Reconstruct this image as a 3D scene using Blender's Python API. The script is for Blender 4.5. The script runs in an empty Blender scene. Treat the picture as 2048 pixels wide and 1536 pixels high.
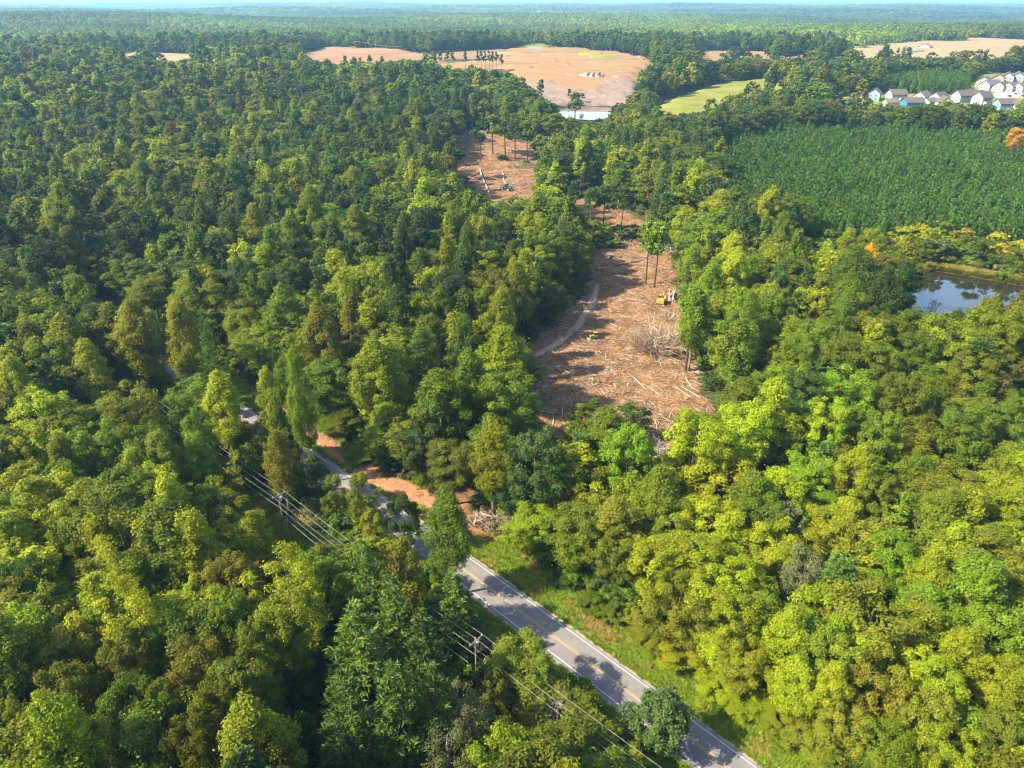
import bpy, bmesh, math, random
import numpy as np
from mathutils import Vector, Matrix

# ------------------------------------------------------------------ camera, sky, sun, exposure
SC = bpy.context.scene
CAM_H = 100.0
PITCH = math.radians(28.3)
FPX = 1420.0                      # focal length in photograph pixels (2048 wide)
cam_d = bpy.data.cameras.new("camera")
cam_d.sensor_width = 36.0
cam_d.lens = 36.0 * FPX / 2048.0
cam_d.clip_start = 1.0
cam_d.clip_end = 90000.0
cam = bpy.data.objects.new("camera", cam_d)
cam.location = (0, 0, CAM_H)
cam.rotation_euler = (math.pi / 2 - PITCH, 0, 0)
SC.collection.objects.link(cam)
SC.camera = cam

SUN_EL = math.radians(41)
SUN_AZ_VEC = Vector((-math.cos(math.radians(16)), -math.sin(math.radians(16)), 0))   # horizontal direction to the sun
world = bpy.data.worlds.new("World")
SC.world = world
world.use_nodes = True
wn = world.node_tree
wn.nodes.clear()
sky = wn.nodes.new("ShaderNodeTexSky")
sky.sky_type = 'NISHITA'
sky.sun_disc = False
sky.sun_elevation = SUN_EL
sky.sun_rotation = math.atan2(SUN_AZ_VEC.x, SUN_AZ_VEC.y)
sky.altitude = 200
sky.air_density = 1.0
sky.dust_density = 1.2
bg = wn.nodes.new("ShaderNodeBackground")
bg.inputs[1].default_value = 0.15
wo = wn.nodes.new("ShaderNodeOutputWorld")
wn.links.new(sky.outputs[0], bg.inputs[0])
wn.links.new(bg.outputs[0], wo.inputs[0])

sun_d = bpy.data.lights.new("sun", 'SUN')
sun_d.energy = 5.0
sun_d.angle = math.radians(0.53)
sun_d.color = (1.0, 0.91, 0.70)
sun = bpy.data.objects.new("sun", sun_d)
to_sun = Vector((SUN_AZ_VEC.x * math.cos(SUN_EL), SUN_AZ_VEC.y * math.cos(SUN_EL), math.sin(SUN_EL)))
sun.rotation_euler = to_sun.to_track_quat('Z', 'Y').to_euler()
SC.collection.objects.link(sun)

SC.view_settings.view_transform = 'Standard'
SC.view_settings.look = 'None'
SC.view_settings.gamma = 1.0
SC.view_settings.use_curve_mapping = False
SC.view_settings.exposure = 1.62

cy = SC.cycles
cy.max_bounces = 6
cy.diffuse_bounces = 4
cy.glossy_bounces = 2
cy.transmission_bounces = 3
cy.volume_bounces = 0
cy.transparent_max_bounces = 4
cy.filter_width = 1.1
cy.use_denoising = True
cy.denoiser = 'OPENIMAGEDENOISE'
cy.denoising_input_passes = 'RGB_ALBEDO_NORMAL'
cy.denoising_prefilter = 'ACCURATE'
cy.use_light_tree = False
SC.render.use_persistent_data = False
cy.caustics_reflective = False
cy.caustics_refractive = False
cy.sample_clamp_indirect = 6.0

RNG = np.random.default_rng(7)
random.seed(7)
COL = SC.collection

# ------------------------------------------------------------------ terrain height, pixel <-> world
def sstep(a, b, x):
    t = np.clip((x - a) / (b - a), 0, 1)
    return t * t * (3 - 2 * t)

def seg_sd(poly, X, Y):
    """signed distance to a polygon, positive inside"""
    P = np.asarray(poly, float)
    X = np.asarray(X, float); Y = np.asarray(Y, float)
    d2 = np.full(X.shape, 1e18)
    ins = np.zeros(X.shape, bool)
    n = len(P)
    for i in range(n):
        x0, y0 = P[i]; x1, y1 = P[(i + 1) % n]
        dx, dy = x1 - x0, y1 - y0
        L = dx * dx + dy * dy + 1e-12
        t = np.clip(((X - x0) * dx + (Y - y0) * dy) / L, 0, 1)
        d2 = np.minimum(d2, (X - x0 - t * dx) ** 2 + (Y - y0 - t * dy) ** 2)
        c = ((y0 > Y) != (y1 > Y)) & (X < dx * (Y - y0) / (dy + 1e-12 * (dy == 0)) + x0)
        ins ^= c
    d = np.sqrt(d2)
    return np.where(ins, d, -d)

def inpoly(poly, X, Y):
    P = np.asarray(poly, float)
    X = np.asarray(X, float); Y = np.asarray(Y, float)
    ins = np.zeros(X.shape, bool)
    n = len(P)
    for i in range(n):
        x0, y0 = P[i]; x1, y1 = P[(i + 1) % n]
        if y0 == y1:
            continue
        ins ^= ((y0 > Y) != (y1 > Y)) & (X < (x1 - x0) * (Y - y0) / (y1 - y0) + x0)
    return ins

def h_base(X, Y):
    X = np.asarray(X, float); Y = np.asarray(Y, float)
    R = np.hypot(X, Y)
    z = 24.0 * sstep(420, 1000, R)
    w = sstep(1150, 3200, R)
    hills = (np.sin(X / 610.0 + 1.3 + 0.8 * np.sin(Y / 900.0)) * np.sin(Y / 520.0 + 0.6 + 0.5 * np.sin(X / 800.0)) * 21
             + np.sin(X / 1700.0 + 0.4) * np.sin(Y / 1350.0 + 2.0) * 18
             + np.sin(X / 260.0 + Y / 410.0) * 4)
    z = z + w * hills
    z = z + 22 * sstep(5000, 14000, R) * (0.4 + 0.6 * np.sin(X / 3100.0 + Y / 5200.0 + 0.5))
    return z

PONDS = []      # (world polygon, water level)
def h(X, Y):
    z = h_base(X, Y)
    for poly, lev in PONDS:
        sd = seg_sd(poly, X, Y)
        f = sstep(-40, -4, sd)
        z = z * (1 - f) + (lev + 0.5) * f
        z = z - 2.2 * sstep(-3.0, 3.0, sd)
    return z

CP, SP = math.cos(PITCH), math.sin(PITCH)
def ray(px, py):
    u = (px - 1024.0) / FPX; v = (py - 768.0) / FPX
    return np.array([u, CP - v * SP, -SP - v * CP])

TS = np.concatenate([np.arange(20.0, 700.0, 6.0), 700.0 * 1.015 ** np.arange(0, 300)])
def G(px, py, zoff=0.0):
    """world point where the pixel's ray meets the terrain raised by zoff"""
    d = ray(px, py)
    if d[2] > -0.004:
        d[2] = -0.004
    t = TS
    for _ in range(3):
        g = CAM_H + d[2] * t - h(d[0] * t, d[1] * t) - zoff
        k = int(np.argmax(g < 0)) if (g < 0).any() else len(t) - 1
        k = max(k, 1)
        t = np.linspace(t[k - 1], t[k], 24)
    p = d * t[12]
    return np.array([p[0], p[1], float(h(p[0], p[1]))])

def Gp(poly):
    return [tuple(G(x, y)[:2]) for x, y in poly]

def proj(X, Y, Z):
    X = np.asarray(X, float); Y = np.asarray(Y, float); Z = np.asarray(Z, float) - CAM_H
    zc = Y * CP - Z * SP
    zc = np.where(zc < 1, 1, zc)
    return 1024 + FPX * X / zc, 768 - FPX * (Y * SP + Z * CP) / zc, zc

FAR_POND_PX = [(1085, 217), (1130, 208), (1180, 206), (1215, 209), (1235, 220), (1222, 236), (1190, 244), (1130, 240)]
RIGHT_POND_PX = [(1822, 548), (1858, 538), (1930, 548), (2060, 572), (2230, 600), (2230, 680), (2060, 668), (1960, 652), (1890, 648), (1828, 636), (1812, 590)]
_fp = Gp(FAR_POND_PX); _rp = Gp(RIGHT_POND_PX)
far_lev = float(np.mean([h_base(x, y) for x, y in _fp])) - 1.0
PONDS.append((_fp, far_lev)); PONDS.append((_rp, -1.2))

# ------------------------------------------------------------------ object helpers
def tag(o, label=None, cat=None, group=None, kind=None):
    if label: o["label"] = label
    if cat: o["category"] = cat
    if group: o["group"] = group
    if kind: o["kind"] = kind
    return o

def empty(name, loc=(0, 0, 0), rz=0.0):
    o = bpy.data.objects.new(name, None)
    o.location = loc; o.rotation_euler = (0, 0, rz)
    o.empty_display_size = 0.5
    COL.objects.link(o)
    return o

def mesh_np(name, V, quads=None, tris=None, mats=(), midx=None, var=None, smooth=False):
    me = bpy.data.meshes.new(name)
    V = np.asarray(V, np.float32)
    nq = 0 if quads is None else len(quads)
    nt = 0 if tris is None else len(tris)
    me.vertices.add(len(V)); me.vertices.foreach_set("co", V.ravel())
    loops = []
    if nq: loops.append(np.asarray(quads, np.int32).ravel())
    if nt: loops.append(np.asarray(tris, np.int32).ravel())
    loops = np.concatenate(loops)
    me.loops.add(len(loops)); me.loops.foreach_set("vertex_index", loops)
    starts = np.concatenate([np.arange(nq) * 4, nq * 4 + np.arange(nt) * 3]).astype(np.int32)
    me.polygons.add(nq + nt); me.polygons.foreach_set("loop_start", starts)
    for m in mats: me.materials.append(m)
    if midx is not None: me.polygons.foreach_set("material_index", np.asarray(midx, np.int32))
    me.polygons.foreach_set("use_smooth", np.full(nq + nt, bool(smooth)))
    if var is not None:
        a = me.attributes.new("var", 'FLOAT', 'FACE')
        a.data.foreach_set("value", np.asarray(var, np.float32))
    me.update(calc_edges=True)
    me.validate()
    return me

def obj(name, me, parent=None, loc=None, rz=0.0):
    o = bpy.data.objects.new(name, me)
    if loc is not None: o.location = loc
    o.rotation_euler = (0, 0, rz)
    if parent is not None: o.parent = parent
    COL.objects.link(o)
    return o

class MB:
    """collects simple solids into one mesh"""
    def __init__(s): s.v = []; s.q = []; s.t = []; s.n = 0
    def add(s, V, Q=(), T=()):
        b = s.n
        s.v.extend([tuple(p) for p in V]); s.n += len(V)
        s.q.extend([tuple(i + b for i in f) for f in Q]); s.t.extend([tuple(i + b for i in f) for f in T])
    def box(s, c, d, rz=0.0, rx=0.0, taper=1.0):
        x, y, z = d[0] / 2, d[1] / 2, d[2] / 2
        P = []
        for zz, k in ((-z, 1.0), (z, taper)):
            for xx, yy in ((-x, -y), (x, -y), (x, y), (-x, y)):
                P.append(Vector((xx * k, yy * k, zz)))
        M = Matrix.Translation(c) @ Matrix.Rotation(rz, 4, 'Z') @ Matrix.Rotation(rx, 4, 'X')
        P = [M @ p for p in P]
        s.add(P, [(3, 2, 1, 0), (4, 5, 6, 7), (0, 1, 5, 4), (1, 2, 6, 5), (2, 3, 7, 6), (3, 0, 4, 7)])
        return s
    def cyl(s, a, b, r0, r1=None, n=10):
        r1 = r0 if r1 is None else r1
        V, Q, T = tube_arr([a, b], [r0, r1], n, caps=True)
        s.add(V, Q, T); return s
    def tube(s, pts, radii, n=6):
        V, Q, T = tube_arr(pts, radii, n, caps=True)
        s.add(V, Q, T); return s
    def prism(s, prof, x0, x1):
        """profile in (y, z) extruded along x"""
        n = len(prof)
        V = [(x0, y, z) for y, z in prof] + [(x1, y, z) for y, z in prof]
        Q = [(i, (i + 1) % n, n + (i + 1) % n, n + i) for i in range(n)]
        T = [(0, i + 1, i) for i in range(1, n - 1)] + [(n, n + i, n + i + 1) for i in range(1, n - 1)]
        s.add(V, Q, T); return s
    def mesh(s, name, mat, smooth=False):
        return mesh_np(name, s.v, s.q if s.q else None, s.t if s.t else None, [mat] if mat else [], smooth=smooth)
    def build(s, name, mat, parent=None, loc=None, rz=0.0, smooth=False):
        return obj(name, s.mesh(name, mat, smooth), parent, loc, rz)

def tube_arr(pts, radii, n=6, caps=False):
    pts = [np.asarray(p, float) for p in pts]
    V = []; Q = []; T = []
    m = len(pts)
    for i, p in enumerate(pts):
        d = pts[min(i + 1, m - 1)] - pts[max(i - 1, 0)]
        d = d / (np.linalg.norm(d) + 1e-9)
        a = np.cross(d, (0, 0, 1.0)) if abs(d[2]) < 0.95 else np.cross(d, (1.0, 0, 0))
        a /= np.linalg.norm(a) + 1e-9
        b = np.cross(d, a)
        for k in range(n):
            th = 2 * math.pi * k / n
            V.append(p + radii[i] * (math.cos(th) * a + math.sin(th) * b))
    for i in range(m - 1):
        for k in range(n):
            Q.append((i * n + k, i * n + (k + 1) % n, (i + 1) * n + (k + 1) % n, (i + 1) * n + k))
    if caps:
        T += [(0, k + 1, k) for k in range(1, n - 1)]
        o = (m - 1) * n
        T += [(o, o + k, o + k + 1) for k in range(1, n - 1)]
    return V, Q, T

# ------------------------------------------------------------------ materials
def new_mat(name):
    m = bpy.data.materials.new(name); m.use_nodes = True
    m.node_tree.nodes.clear()
    return m, m.node_tree.nodes, m.node_tree.links

def N(nodes, t, **kw):
    n = nodes.new(t)
    for k, v in kw.items(): setattr(n, k, v)
    return n

def ramp(nodes, stops):
    r = nodes.new("ShaderNodeValToRGB")
    e = r.color_ramp.elements
    while len(e) < len(stops): e.new(0.5)
    for i, (p, c) in enumerate(stops):
        e[i].position = p; e[i].color = (*c, 1)
    return r

def leaf_mat(name, transl=0.42, rough=0.48, spec=0.2, hue=0.016):
    m, n, l = new_mat(name)
    at = N(n, "ShaderNodeAttribute", attribute_type='INSTANCER', attribute_name="tint")
    va = N(n, "ShaderNodeAttribute", attribute_type='GEOMETRY', attribute_name="var")
    hs = N(n, "ShaderNodeHueSaturation")
    mh = N(n, "ShaderNodeMapRange"); mh.inputs[3].default_value = 0.5 - hue; mh.inputs[4].default_value = 0.5 + hue * 0.7
    mv = N(n, "ShaderNodeMapRange"); mv.inputs[3].default_value = 1.45; mv.inputs[4].default_value = 0.58
    l.new(va.outputs["Fac"], mh.inputs[0]); l.new(va.outputs["Fac"], mv.inputs[0])
    l.new(mh.outputs[0], hs.inputs["Hue"]); l.new(mv.outputs[0], hs.inputs["Value"])
    l.new(at.outputs["Color"], hs.inputs["Color"])
    p = N(n, "ShaderNodeBsdfPrincipled")
    p.inputs["Roughness"].default_value = rough
    p.inputs["Specular IOR Level"].default_value = spec
    l.new(hs.outputs[0], p.inputs["Base Color"])
    t = N(n, "ShaderNodeBsdfTranslucent")
    mx = N(n, "ShaderNodeMix", data_type='RGBA', blend_type='MULTIPLY'); mx.inputs[0].default_value = 1
    mx.inputs[7].default_value = (1.25, 1.3, 0.55, 1)
    l.new(hs.outputs[0], mx.inputs[6]); l.new(mx.outputs[2], t.inputs[0])
    ms = N(n, "ShaderNodeMixShader"); ms.inputs[0].default_value = transl
    l.new(p.outputs[0], ms.inputs[1]); l.new(t.outputs[0], ms.inputs[2])
    o = N(n, "ShaderNodeOutputMaterial"); l.new(ms.outputs[0], o.inputs[0])
    return m

def noise_mat(name, stops, scale=1.0, detail=6.0, rough=0.9, bump=0.0, bscale=None, spec=0.15, scale2=None, mix2=None, stretch=None):
    """colour from noise; optional second, larger noise blends towards mix2"""
    m, n, l = new_mat(name)
    ge = N(n, "ShaderNodeNewGeometry")
    src = ge.outputs["Position"]
    if stretch:
        mp = N(n, "ShaderNodeMapping"); mp.inputs["Rotation"].default_value = (0, 0, stretch[0]); mp.inputs["Scale"].default_value = (stretch[1], stretch[2], 1)
        l.new(src, mp.inputs[0]); src = mp.outputs[0]
    t = N(n, "ShaderNodeTexNoise"); t.inputs["Scale"].default_value = scale; t.inputs["Detail"].default_value = detail; t.inputs["Roughness"].default_value = 0.65
    l.new(src, t.inputs["Vector"])
    r = ramp(n, stops); l.new(t.outputs[0], r.inputs[0])
    col = r.outputs[0]
    if mix2:
        t2 = N(n, "ShaderNodeTexNoise"); t2.inputs["Scale"].default_value = scale2; t2.inputs["Detail"].default_value = 4
        l.new(ge.outputs["Position"], t2.inputs["Vector"])
        r2 = ramp(n, [(0.42, (0, 0, 0)), (0.6, (1, 1, 1))]); l.new(t2.outputs[0], r2.inputs[0])
        mx = N(n, "ShaderNodeMix", data_type='RGBA'); l.new(r2.outputs[0], mx.inputs[0]); l.new(col, mx.inputs[6]); mx.inputs[7].default_value = (*mix2, 1)
        col = mx.outputs[2]
    p = N(n, "ShaderNodeBsdfPrincipled"); p.inputs["Roughness"].default_value = rough; p.inputs["Specular IOR Level"].default_value = spec
    l.new(col, p.inputs["Base Color"])
    if bump:
        tb = N(n, "ShaderNodeTexNoise"); tb.inputs["Scale"].default_value = bscale or scale * 3; tb.inputs["Detail"].default_value = 5
        l.new(ge.outputs["Position"], tb.inputs["Vector"])
        b = N(n, "ShaderNodeBump"); b.inputs["Strength"].default_value = 1.0; b.inputs["Distance"].default_value = bump
        l.new(tb.outputs[0], b.inputs["Height"]); l.new(b.outputs[0], p.inputs["Normal"])
    o = N(n, "ShaderNodeOutputMaterial"); l.new(p.outputs[0], o.inputs[0])
    return m

def plain(name, c, rough=0.7, metal=0.0, vary=0.12, scale=1.5):
    return noise_mat(name, [(0.3, tuple(x * (1 - vary) for x in c)), (0.7, tuple(min(1, x * (1 + vary)) for x in c))], scale=scale, rough=rough, spec=0.3)

M = {}
M['leaf'] = leaf_mat("leaf")
M['needle'] = leaf_mat("needle", transl=0.18, rough=0.5, spec=0.25, hue=0.02)
M['bark'] = noise_mat("bark", [(0.3, (0.035, 0.027, 0.019)), (0.7, (0.11, 0.088, 0.062))], scale=1.6, rough=0.95)
M['bark_pale'] = noise_mat("bark_pale", [(0.3, (0.10, 0.083, 0.055)), (0.7, (0.24, 0.20, 0.14))], scale=1.2, rough=0.95)
M['deadwood'] = noise_mat("deadwood", [(0.3, (0.288, 0.232, 0.160)), (0.7, (0.496, 0.424, 0.320))], scale=0.8, rough=0.95)
M['greywood'] = noise_mat("greywood", [(0.3, (0.22, 0.20, 0.17)), (0.7, (0.44, 0.40, 0.34))], scale=0.8, rough=0.95)
M['brush'] = noise_mat("brush", [(0.3, (0.180, 0.112, 0.064)), (0.55, (0.285, 0.195, 0.112)), (0.75, (0.413, 0.323, 0.217))], scale=0.35, rough=0.95)
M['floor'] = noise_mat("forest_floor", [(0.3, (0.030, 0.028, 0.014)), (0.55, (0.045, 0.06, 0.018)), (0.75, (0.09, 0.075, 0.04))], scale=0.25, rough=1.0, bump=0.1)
M['clay'] = noise_mat("red_clay", [(0.26, (0.085, 0.042, 0.020)), (0.43, (0.20, 0.098, 0.042)), (0.57, (0.245, 0.128, 0.058)), (0.74, (0.40, 0.26, 0.135))], scale=0.8, detail=12, rough=0.95, bump=0.25, bscale=1.6, scale2=0.16, mix2=(0.135, 0.068, 0.030))
M['clay_path'] = noise_mat("clay_path", [(0.3, (0.27, 0.175, 0.12)), (0.7, (0.36, 0.25, 0.18))], scale=0.8, rough=0.95)
M['straw'] = noise_mat("pine_straw", [(0.3, (0.195, 0.083, 0.041)), (0.5, (0.300, 0.143, 0.075)), (0.72, (0.413, 0.232, 0.143))], scale=2.6, detail=8, rough=1.0, bump=0.08, bscale=5)
M['field'] = noise_mat("graded_field", [(0.36, (0.10, 0.068, 0.032)), (0.44, (0.22, 0.130, 0.060)), (0.49, (0.135, 0.100, 0.040)), (0.53, (0.25, 0.150, 0.072)), (0.58, (0.19, 0.095, 0.045)), (0.68, (0.33, 0.225, 0.12))], scale=0.013, detail=8, rough=1.0, scale2=0.007, mix2=(0.235, 0.128, 0.060), stretch=(-0.22, 0.22, 2.0))  # soil tones; the dark stripes paint in the shading of the berm slopes
M['redfield'] = noise_mat("red_graded_earth", [(0.36, (0.13, 0.070, 0.036)), (0.46, (0.25, 0.112, 0.058)), (0.56, (0.29, 0.150, 0.080)), (0.68, (0.35, 0.22, 0.125))], scale=0.013, detail=8, rough=1.0, scale2=0.009, mix2=(0.22, 0.125, 0.065), stretch=(0.15, 0.4, 2.0))
M['redmound'] = noise_mat("red_mound", [(0.3, (0.252, 0.091, 0.042)), (0.7, (0.329, 0.140, 0.070))], scale=0.1, rough=1.0)
M['mauve'] = noise_mat("bare_brown_soil", [(0.25, (0.128, 0.086, 0.066)), (0.5, (0.188, 0.131, 0.101)), (0.75, (0.270, 0.203, 0.165))], scale=0.22, detail=9, rough=1.0, bump=0.4, bscale=0.25, stretch=(0.375, 0.750, 0.375))
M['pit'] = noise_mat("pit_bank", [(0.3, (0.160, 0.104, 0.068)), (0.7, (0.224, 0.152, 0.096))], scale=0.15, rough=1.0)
M['sand'] = noise_mat("cream_silt", [(0.3, (0.465, 0.375, 0.240)), (0.7, (0.555, 0.465, 0.315))], scale=0.1, rough=1.0)
M['meadow'] = noise_mat("meadow", [(0.3, (0.102, 0.120, 0.017)), (0.5, (0.156, 0.162, 0.024)), (0.72, (0.240, 0.198, 0.054))], scale=0.04, detail=7, rough=1.0)
M['lawn'] = noise_mat("lawn", [(0.3, (0.102, 0.144, 0.018)), (0.7, (0.168, 0.186, 0.030))], scale=0.15, rough=1.0)
M['dryfield'] = noise_mat("dry_grass_field", [(0.3, (0.205, 0.149, 0.062)), (0.5, (0.260, 0.180, 0.087)), (0.7, (0.298, 0.174, 0.099))], scale=0.02, detail=7, rough=1.0, stretch=(0.124, 0.310, 0.930))
M['asphalt'] = noise_mat("asphalt", [(0.3, (0.135, 0.120, 0.118)), (0.7, (0.200, 0.180, 0.174))], scale=0.5, detail=10, rough=0.85, bump=0.006, bscale=25, scale2=0.12, mix2=(0.15, 0.134, 0.13))
M['white_paint'] = noise_mat("white_road_paint", [(0.35, (0.30, 0.29, 0.28)), (0.5, (0.48, 0.48, 0.47))], scale=2.5, rough=0.7)
M['yellow_paint'] = noise_mat("yellow_road_paint", [(0.35, (0.27, 0.19, 0.07)), (0.5, (0.46, 0.30, 0.06))], scale=2.5, rough=0.7)
M['gravel'] = noise_mat("gravel_shoulder", [(0.3, (0.176, 0.136, 0.104)), (0.7, (0.336, 0.280, 0.224))], scale=2.5, detail=8, rough=1.0)
M['verge'] = noise_mat("verge_soil", [(0.3, (0.068, 0.083, 0.015)), (0.5, (0.120, 0.128, 0.022)), (0.72, (0.225, 0.165, 0.045))], scale=0.5, detail=8, rough=1.0)
M['grass'] = leaf_mat("grass_blade", transl=0.3, rough=0.6, spec=0.15, hue=0.03)

def water_mat(name, c):
    m, n, l = new_mat(name)
    p = N(n, "ShaderNodeBsdfPrincipled")
    p.inputs["Base Color"].default_value = (*c, 1); p.inputs["Roughness"].default_value = 0.04
    p.inputs["Specular IOR Level"].default_value = 0.5; p.inputs["IOR"].default_value = 1.33
    p.inputs["Coat Weight"].default_value = 0.6; p.inputs["Coat Roughness"].default_value = 0.03
    ge = N(n, "ShaderNodeNewGeometry")
    t = N(n, "ShaderNodeTexNoise"); t.inputs["Scale"].default_value = 0.9; t.inputs["Detail"].default_value = 3
    l.new(ge.outputs["Position"], t.inputs["Vector"])
    b = N(n, "ShaderNodeBump"); b.inputs["Distance"].default_value = 0.012; b.inputs["Strength"].default_value = 0.6
    l.new(t.outputs[0], b.inputs["Height"]); l.new(b.outputs[0], p.inputs["Normal"])
    o = N(n, "ShaderNodeOutputMaterial"); l.new(p.outputs[0], o.inputs[0])
    return m
M['water'] = water_mat("pond_water", (0.018, 0.016, 0.008))
M['muddy'] = water_mat("muddy_water", (0.10, 0.085, 0.06))

# ------------------------------------------------------------------ ground sheet
import time; T0 = time.time()
def build_ground():
    r = [22.0]
    while r[-1] < 480: r.append(r[-1] + 3.2)
    while r[-1] < 45000: r.append(r[-1] * 1.024)
    r = np.array(r)
    A = np.linspace(math.radians(-56), math.radians(56), 420)
    R, T = np.meshgrid(r, A, indexing='ij')
    X = R * np.sin(T); Y = R * np.cos(T)
    Z = h(X, Y)
    V = np.stack([X, Y, Z], -1).reshape(-1, 3)
    nr, na = len(r), len(A)
    i = np.arange(nr - 1)[:, None] * na + np.arange(na - 1)[None, :]
    Q = np.stack([i, i + na, i + na + 1, i + 1], -1).reshape(-1, 4)[:, ::-1]
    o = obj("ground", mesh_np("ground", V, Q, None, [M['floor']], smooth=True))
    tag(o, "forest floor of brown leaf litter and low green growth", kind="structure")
build_ground()

def vnoise(X, Y, s, seed=0):
    """cheap smooth value noise"""
    x = X / s + seed * 17.3; y = Y / s - seed * 9.1
    x0 = np.floor(x); y0 = np.floor(y); fx = x - x0; fy = y - y0
    fx = fx * fx * (3 - 2 * fx); fy = fy * fy * (3 - 2 * fy)
    def hsh(a, b):
        q = np.sin(a * 127.1 + b * 311.7 + seed * 3.7) * 43758.5453
        return q - np.floor(q)
    return (hsh(x0, y0) * (1 - fx) + hsh(x0 + 1, y0) * fx) * (1 - fy) + (hsh(x0, y0 + 1) * (1 - fx) + hsh(x0 + 1, y0 + 1) * fx) * fy

SHEETS = []
def sheet(name, poly, mat, res, lift, relief=None, dip=None, edge=2.0, label=None, rough_edge=0.0, level=None, full=False):
    """a ground covering draped on the terrain; its rim dips under the ground"""
    P = np.array(poly)
    x0, y0 = P.min(0) - edge * 2; x1, y1 = P.max(0) + edge * 2
    xs = np.arange(x0, x1 + res, res); ys = np.arange(y0, y1 + res, res)
    X, Y = np.meshgrid(xs, ys, indexing='ij')
    sd = seg_sd(poly, X, Y)
    if rough_edge: sd = sd + (vnoise(X, Y, rough_edge * 2.2, 3) - 0.5) * rough_edge * 2
    dip = dip if dip is not None else lift * 2 + 0.3
    f = sstep(-edge, edge * 0.6, sd)
    Z = (h(X, Y) if level is None else np.full(X.shape, level)) + f * (lift + dip) - dip
    if relief is not None: Z = Z + relief(X, Y, sd) * (1.0 if full else sstep(0, edge * 2, sd))
    keep = sd > -edge * 1.3
    idx = -np.ones(X.shape, int)
    nx, ny = X.shape
    cell = keep[:-1, :-1] | keep[1:, :-1] | keep[:-1, 1:] | keep[1:, 1:]
    used = np.zeros(X.shape, bool)
    used[:-1, :-1] |= cell; used[1:, :-1] |= cell; used[:-1, 1:] |= cell; used[1:, 1:] |= cell
    idx[used] = np.arange(used.sum())
    V = np.stack([X[used], Y[used], Z[used]], -1)
    ci, cj = np.nonzero(cell)
    Q = np.stack([idx[ci, cj], idx[ci + 1, cj], idx[ci + 1, cj + 1], idx[ci, cj + 1]], -1)
    o = obj(name, mesh_np(name, V, Q, None, [mat], smooth=True))
    tag(o, label, kind="structure")
    return o

# ------------------------------------------------------------------ road, verge, clearings, fields, ponds
RL = np.array([(-112, 205.5), (-82, 178.2), (-54.9, 153.4), (-35.3, 135.8), (-24.8, 126.3), (-18.0, 119.8), (-6.6, 108.7), (23.5, 78.7), (35.3, 66.6), (62, 39), (76, 24)], float)  # right edge line
def resample(P, step):
    d = np.r_[0, np.cumsum(np.hypot(*np.diff(P, axis=0).T))]
    s = np.arange(0, d[-1], step)
    Q = np.stack([np.interp(s, d, P[:, 0]), np.interp(s, d, P[:, 1])], -1)
    for _ in range(6):
        Q[1:-1] = 0.25 * Q[:-2] + 0.5 * Q[1:-1] + 0.25 * Q[2:]
    return Q
RLs = resample(RL, 2.0)
_t = np.gradient(RLs, axis=0); _t /= np.linalg.norm(_t, axis=1)[:, None]
RN = np.stack([_t[:, 1], -_t[:, 0]], -1)          # points to the near-left side of the road
RN = np.where((RN @ np.array([-1, -1]))[:, None] > 0, RN, -RN)
ROADW = 6.1
def strip(name, o0, o1, z, mat, label=None, skirt=False, wob=0.0):
    k = np.arange(len(RLs))
    w0 = o0 + (wob * (vnoise(k * 2.0, k * 0.0, 5.0, 5) - 0.5) * 2 if wob else 0)
    A = RLs + RN * (np.zeros(len(k)) + w0)[:, None]; B = RLs + RN * o1
    za = h(A[:, 0], A[:, 1]) + z; zb = h(B[:, 0], B[:, 1]) + z
    V = np.concatenate([np.c_[A, za], np.c_[B, zb]])
    n = len(k)
    Q = [(i, i + 1, n + i + 1, n + i) for i in range(n - 1)]
    if skirt:
        V = np.concatenate([V, np.c_[A, za - 0.3], np.c_[B, zb - 0.3]])
        Q += [(i + 1, i, 2 * n + i, 2 * n + i + 1) for i in range(n - 1)] + [(n + i, n + i + 1, 3 * n + i + 1, 3 * n + i) for i in range(n - 1)]
    me = mesh_np(name, V, Q, None, [mat])
    o = obj(name, me)
    # face up
    bm = bmesh.new(); bm.from_mesh(me); bmesh.ops.recalc_face_normals(bm, faces=bm.faces)
    if not skirt and bm.faces[:][0].normal.z < 0: bmesh.ops.reverse_faces(bm, faces=bm.faces)
    bm.to_mesh(me); bm.free()
    tag(o, label, kind="structure")
    return o
strip("verge", -8.5, ROADW + 4.5, 0.05, M['verge'], "grassy verge along both sides of the two-lane road")
strip("gravel_shoulder", -0.95, ROADW + 1.3, 0.085, M['gravel'], "narrow gravel shoulder beside the asphalt", wob=0.25)
road = strip("road", -0.4, ROADW + 0.45, 0.125, M['asphalt'], "two-lane asphalt road crossing the wood diagonally", skirt=True)
def marking(name, o0, o1, mat, label):
    o = strip(name, o0, o1, 0.131, mat); o.parent = road
    if "kind" in o: del o["kind"]
    o["label"] = label
marking("edge_line", 0.0, 0.13, M['white_paint'], "white line along the far edge of the road")
marking("edge_line", ROADW - 0.13, ROADW, M['white_paint'], "white line along the near edge of the road")
marking("centre_line", ROADW / 2 - 0.21, ROADW / 2 - 0.10, M['yellow_paint'], "far stripe of the double yellow centre line")
marking("centre_line", ROADW / 2 + 0.10, ROADW / 2 + 0.21, M['yellow_paint'], "near stripe of the double yellow centre line")

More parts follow.
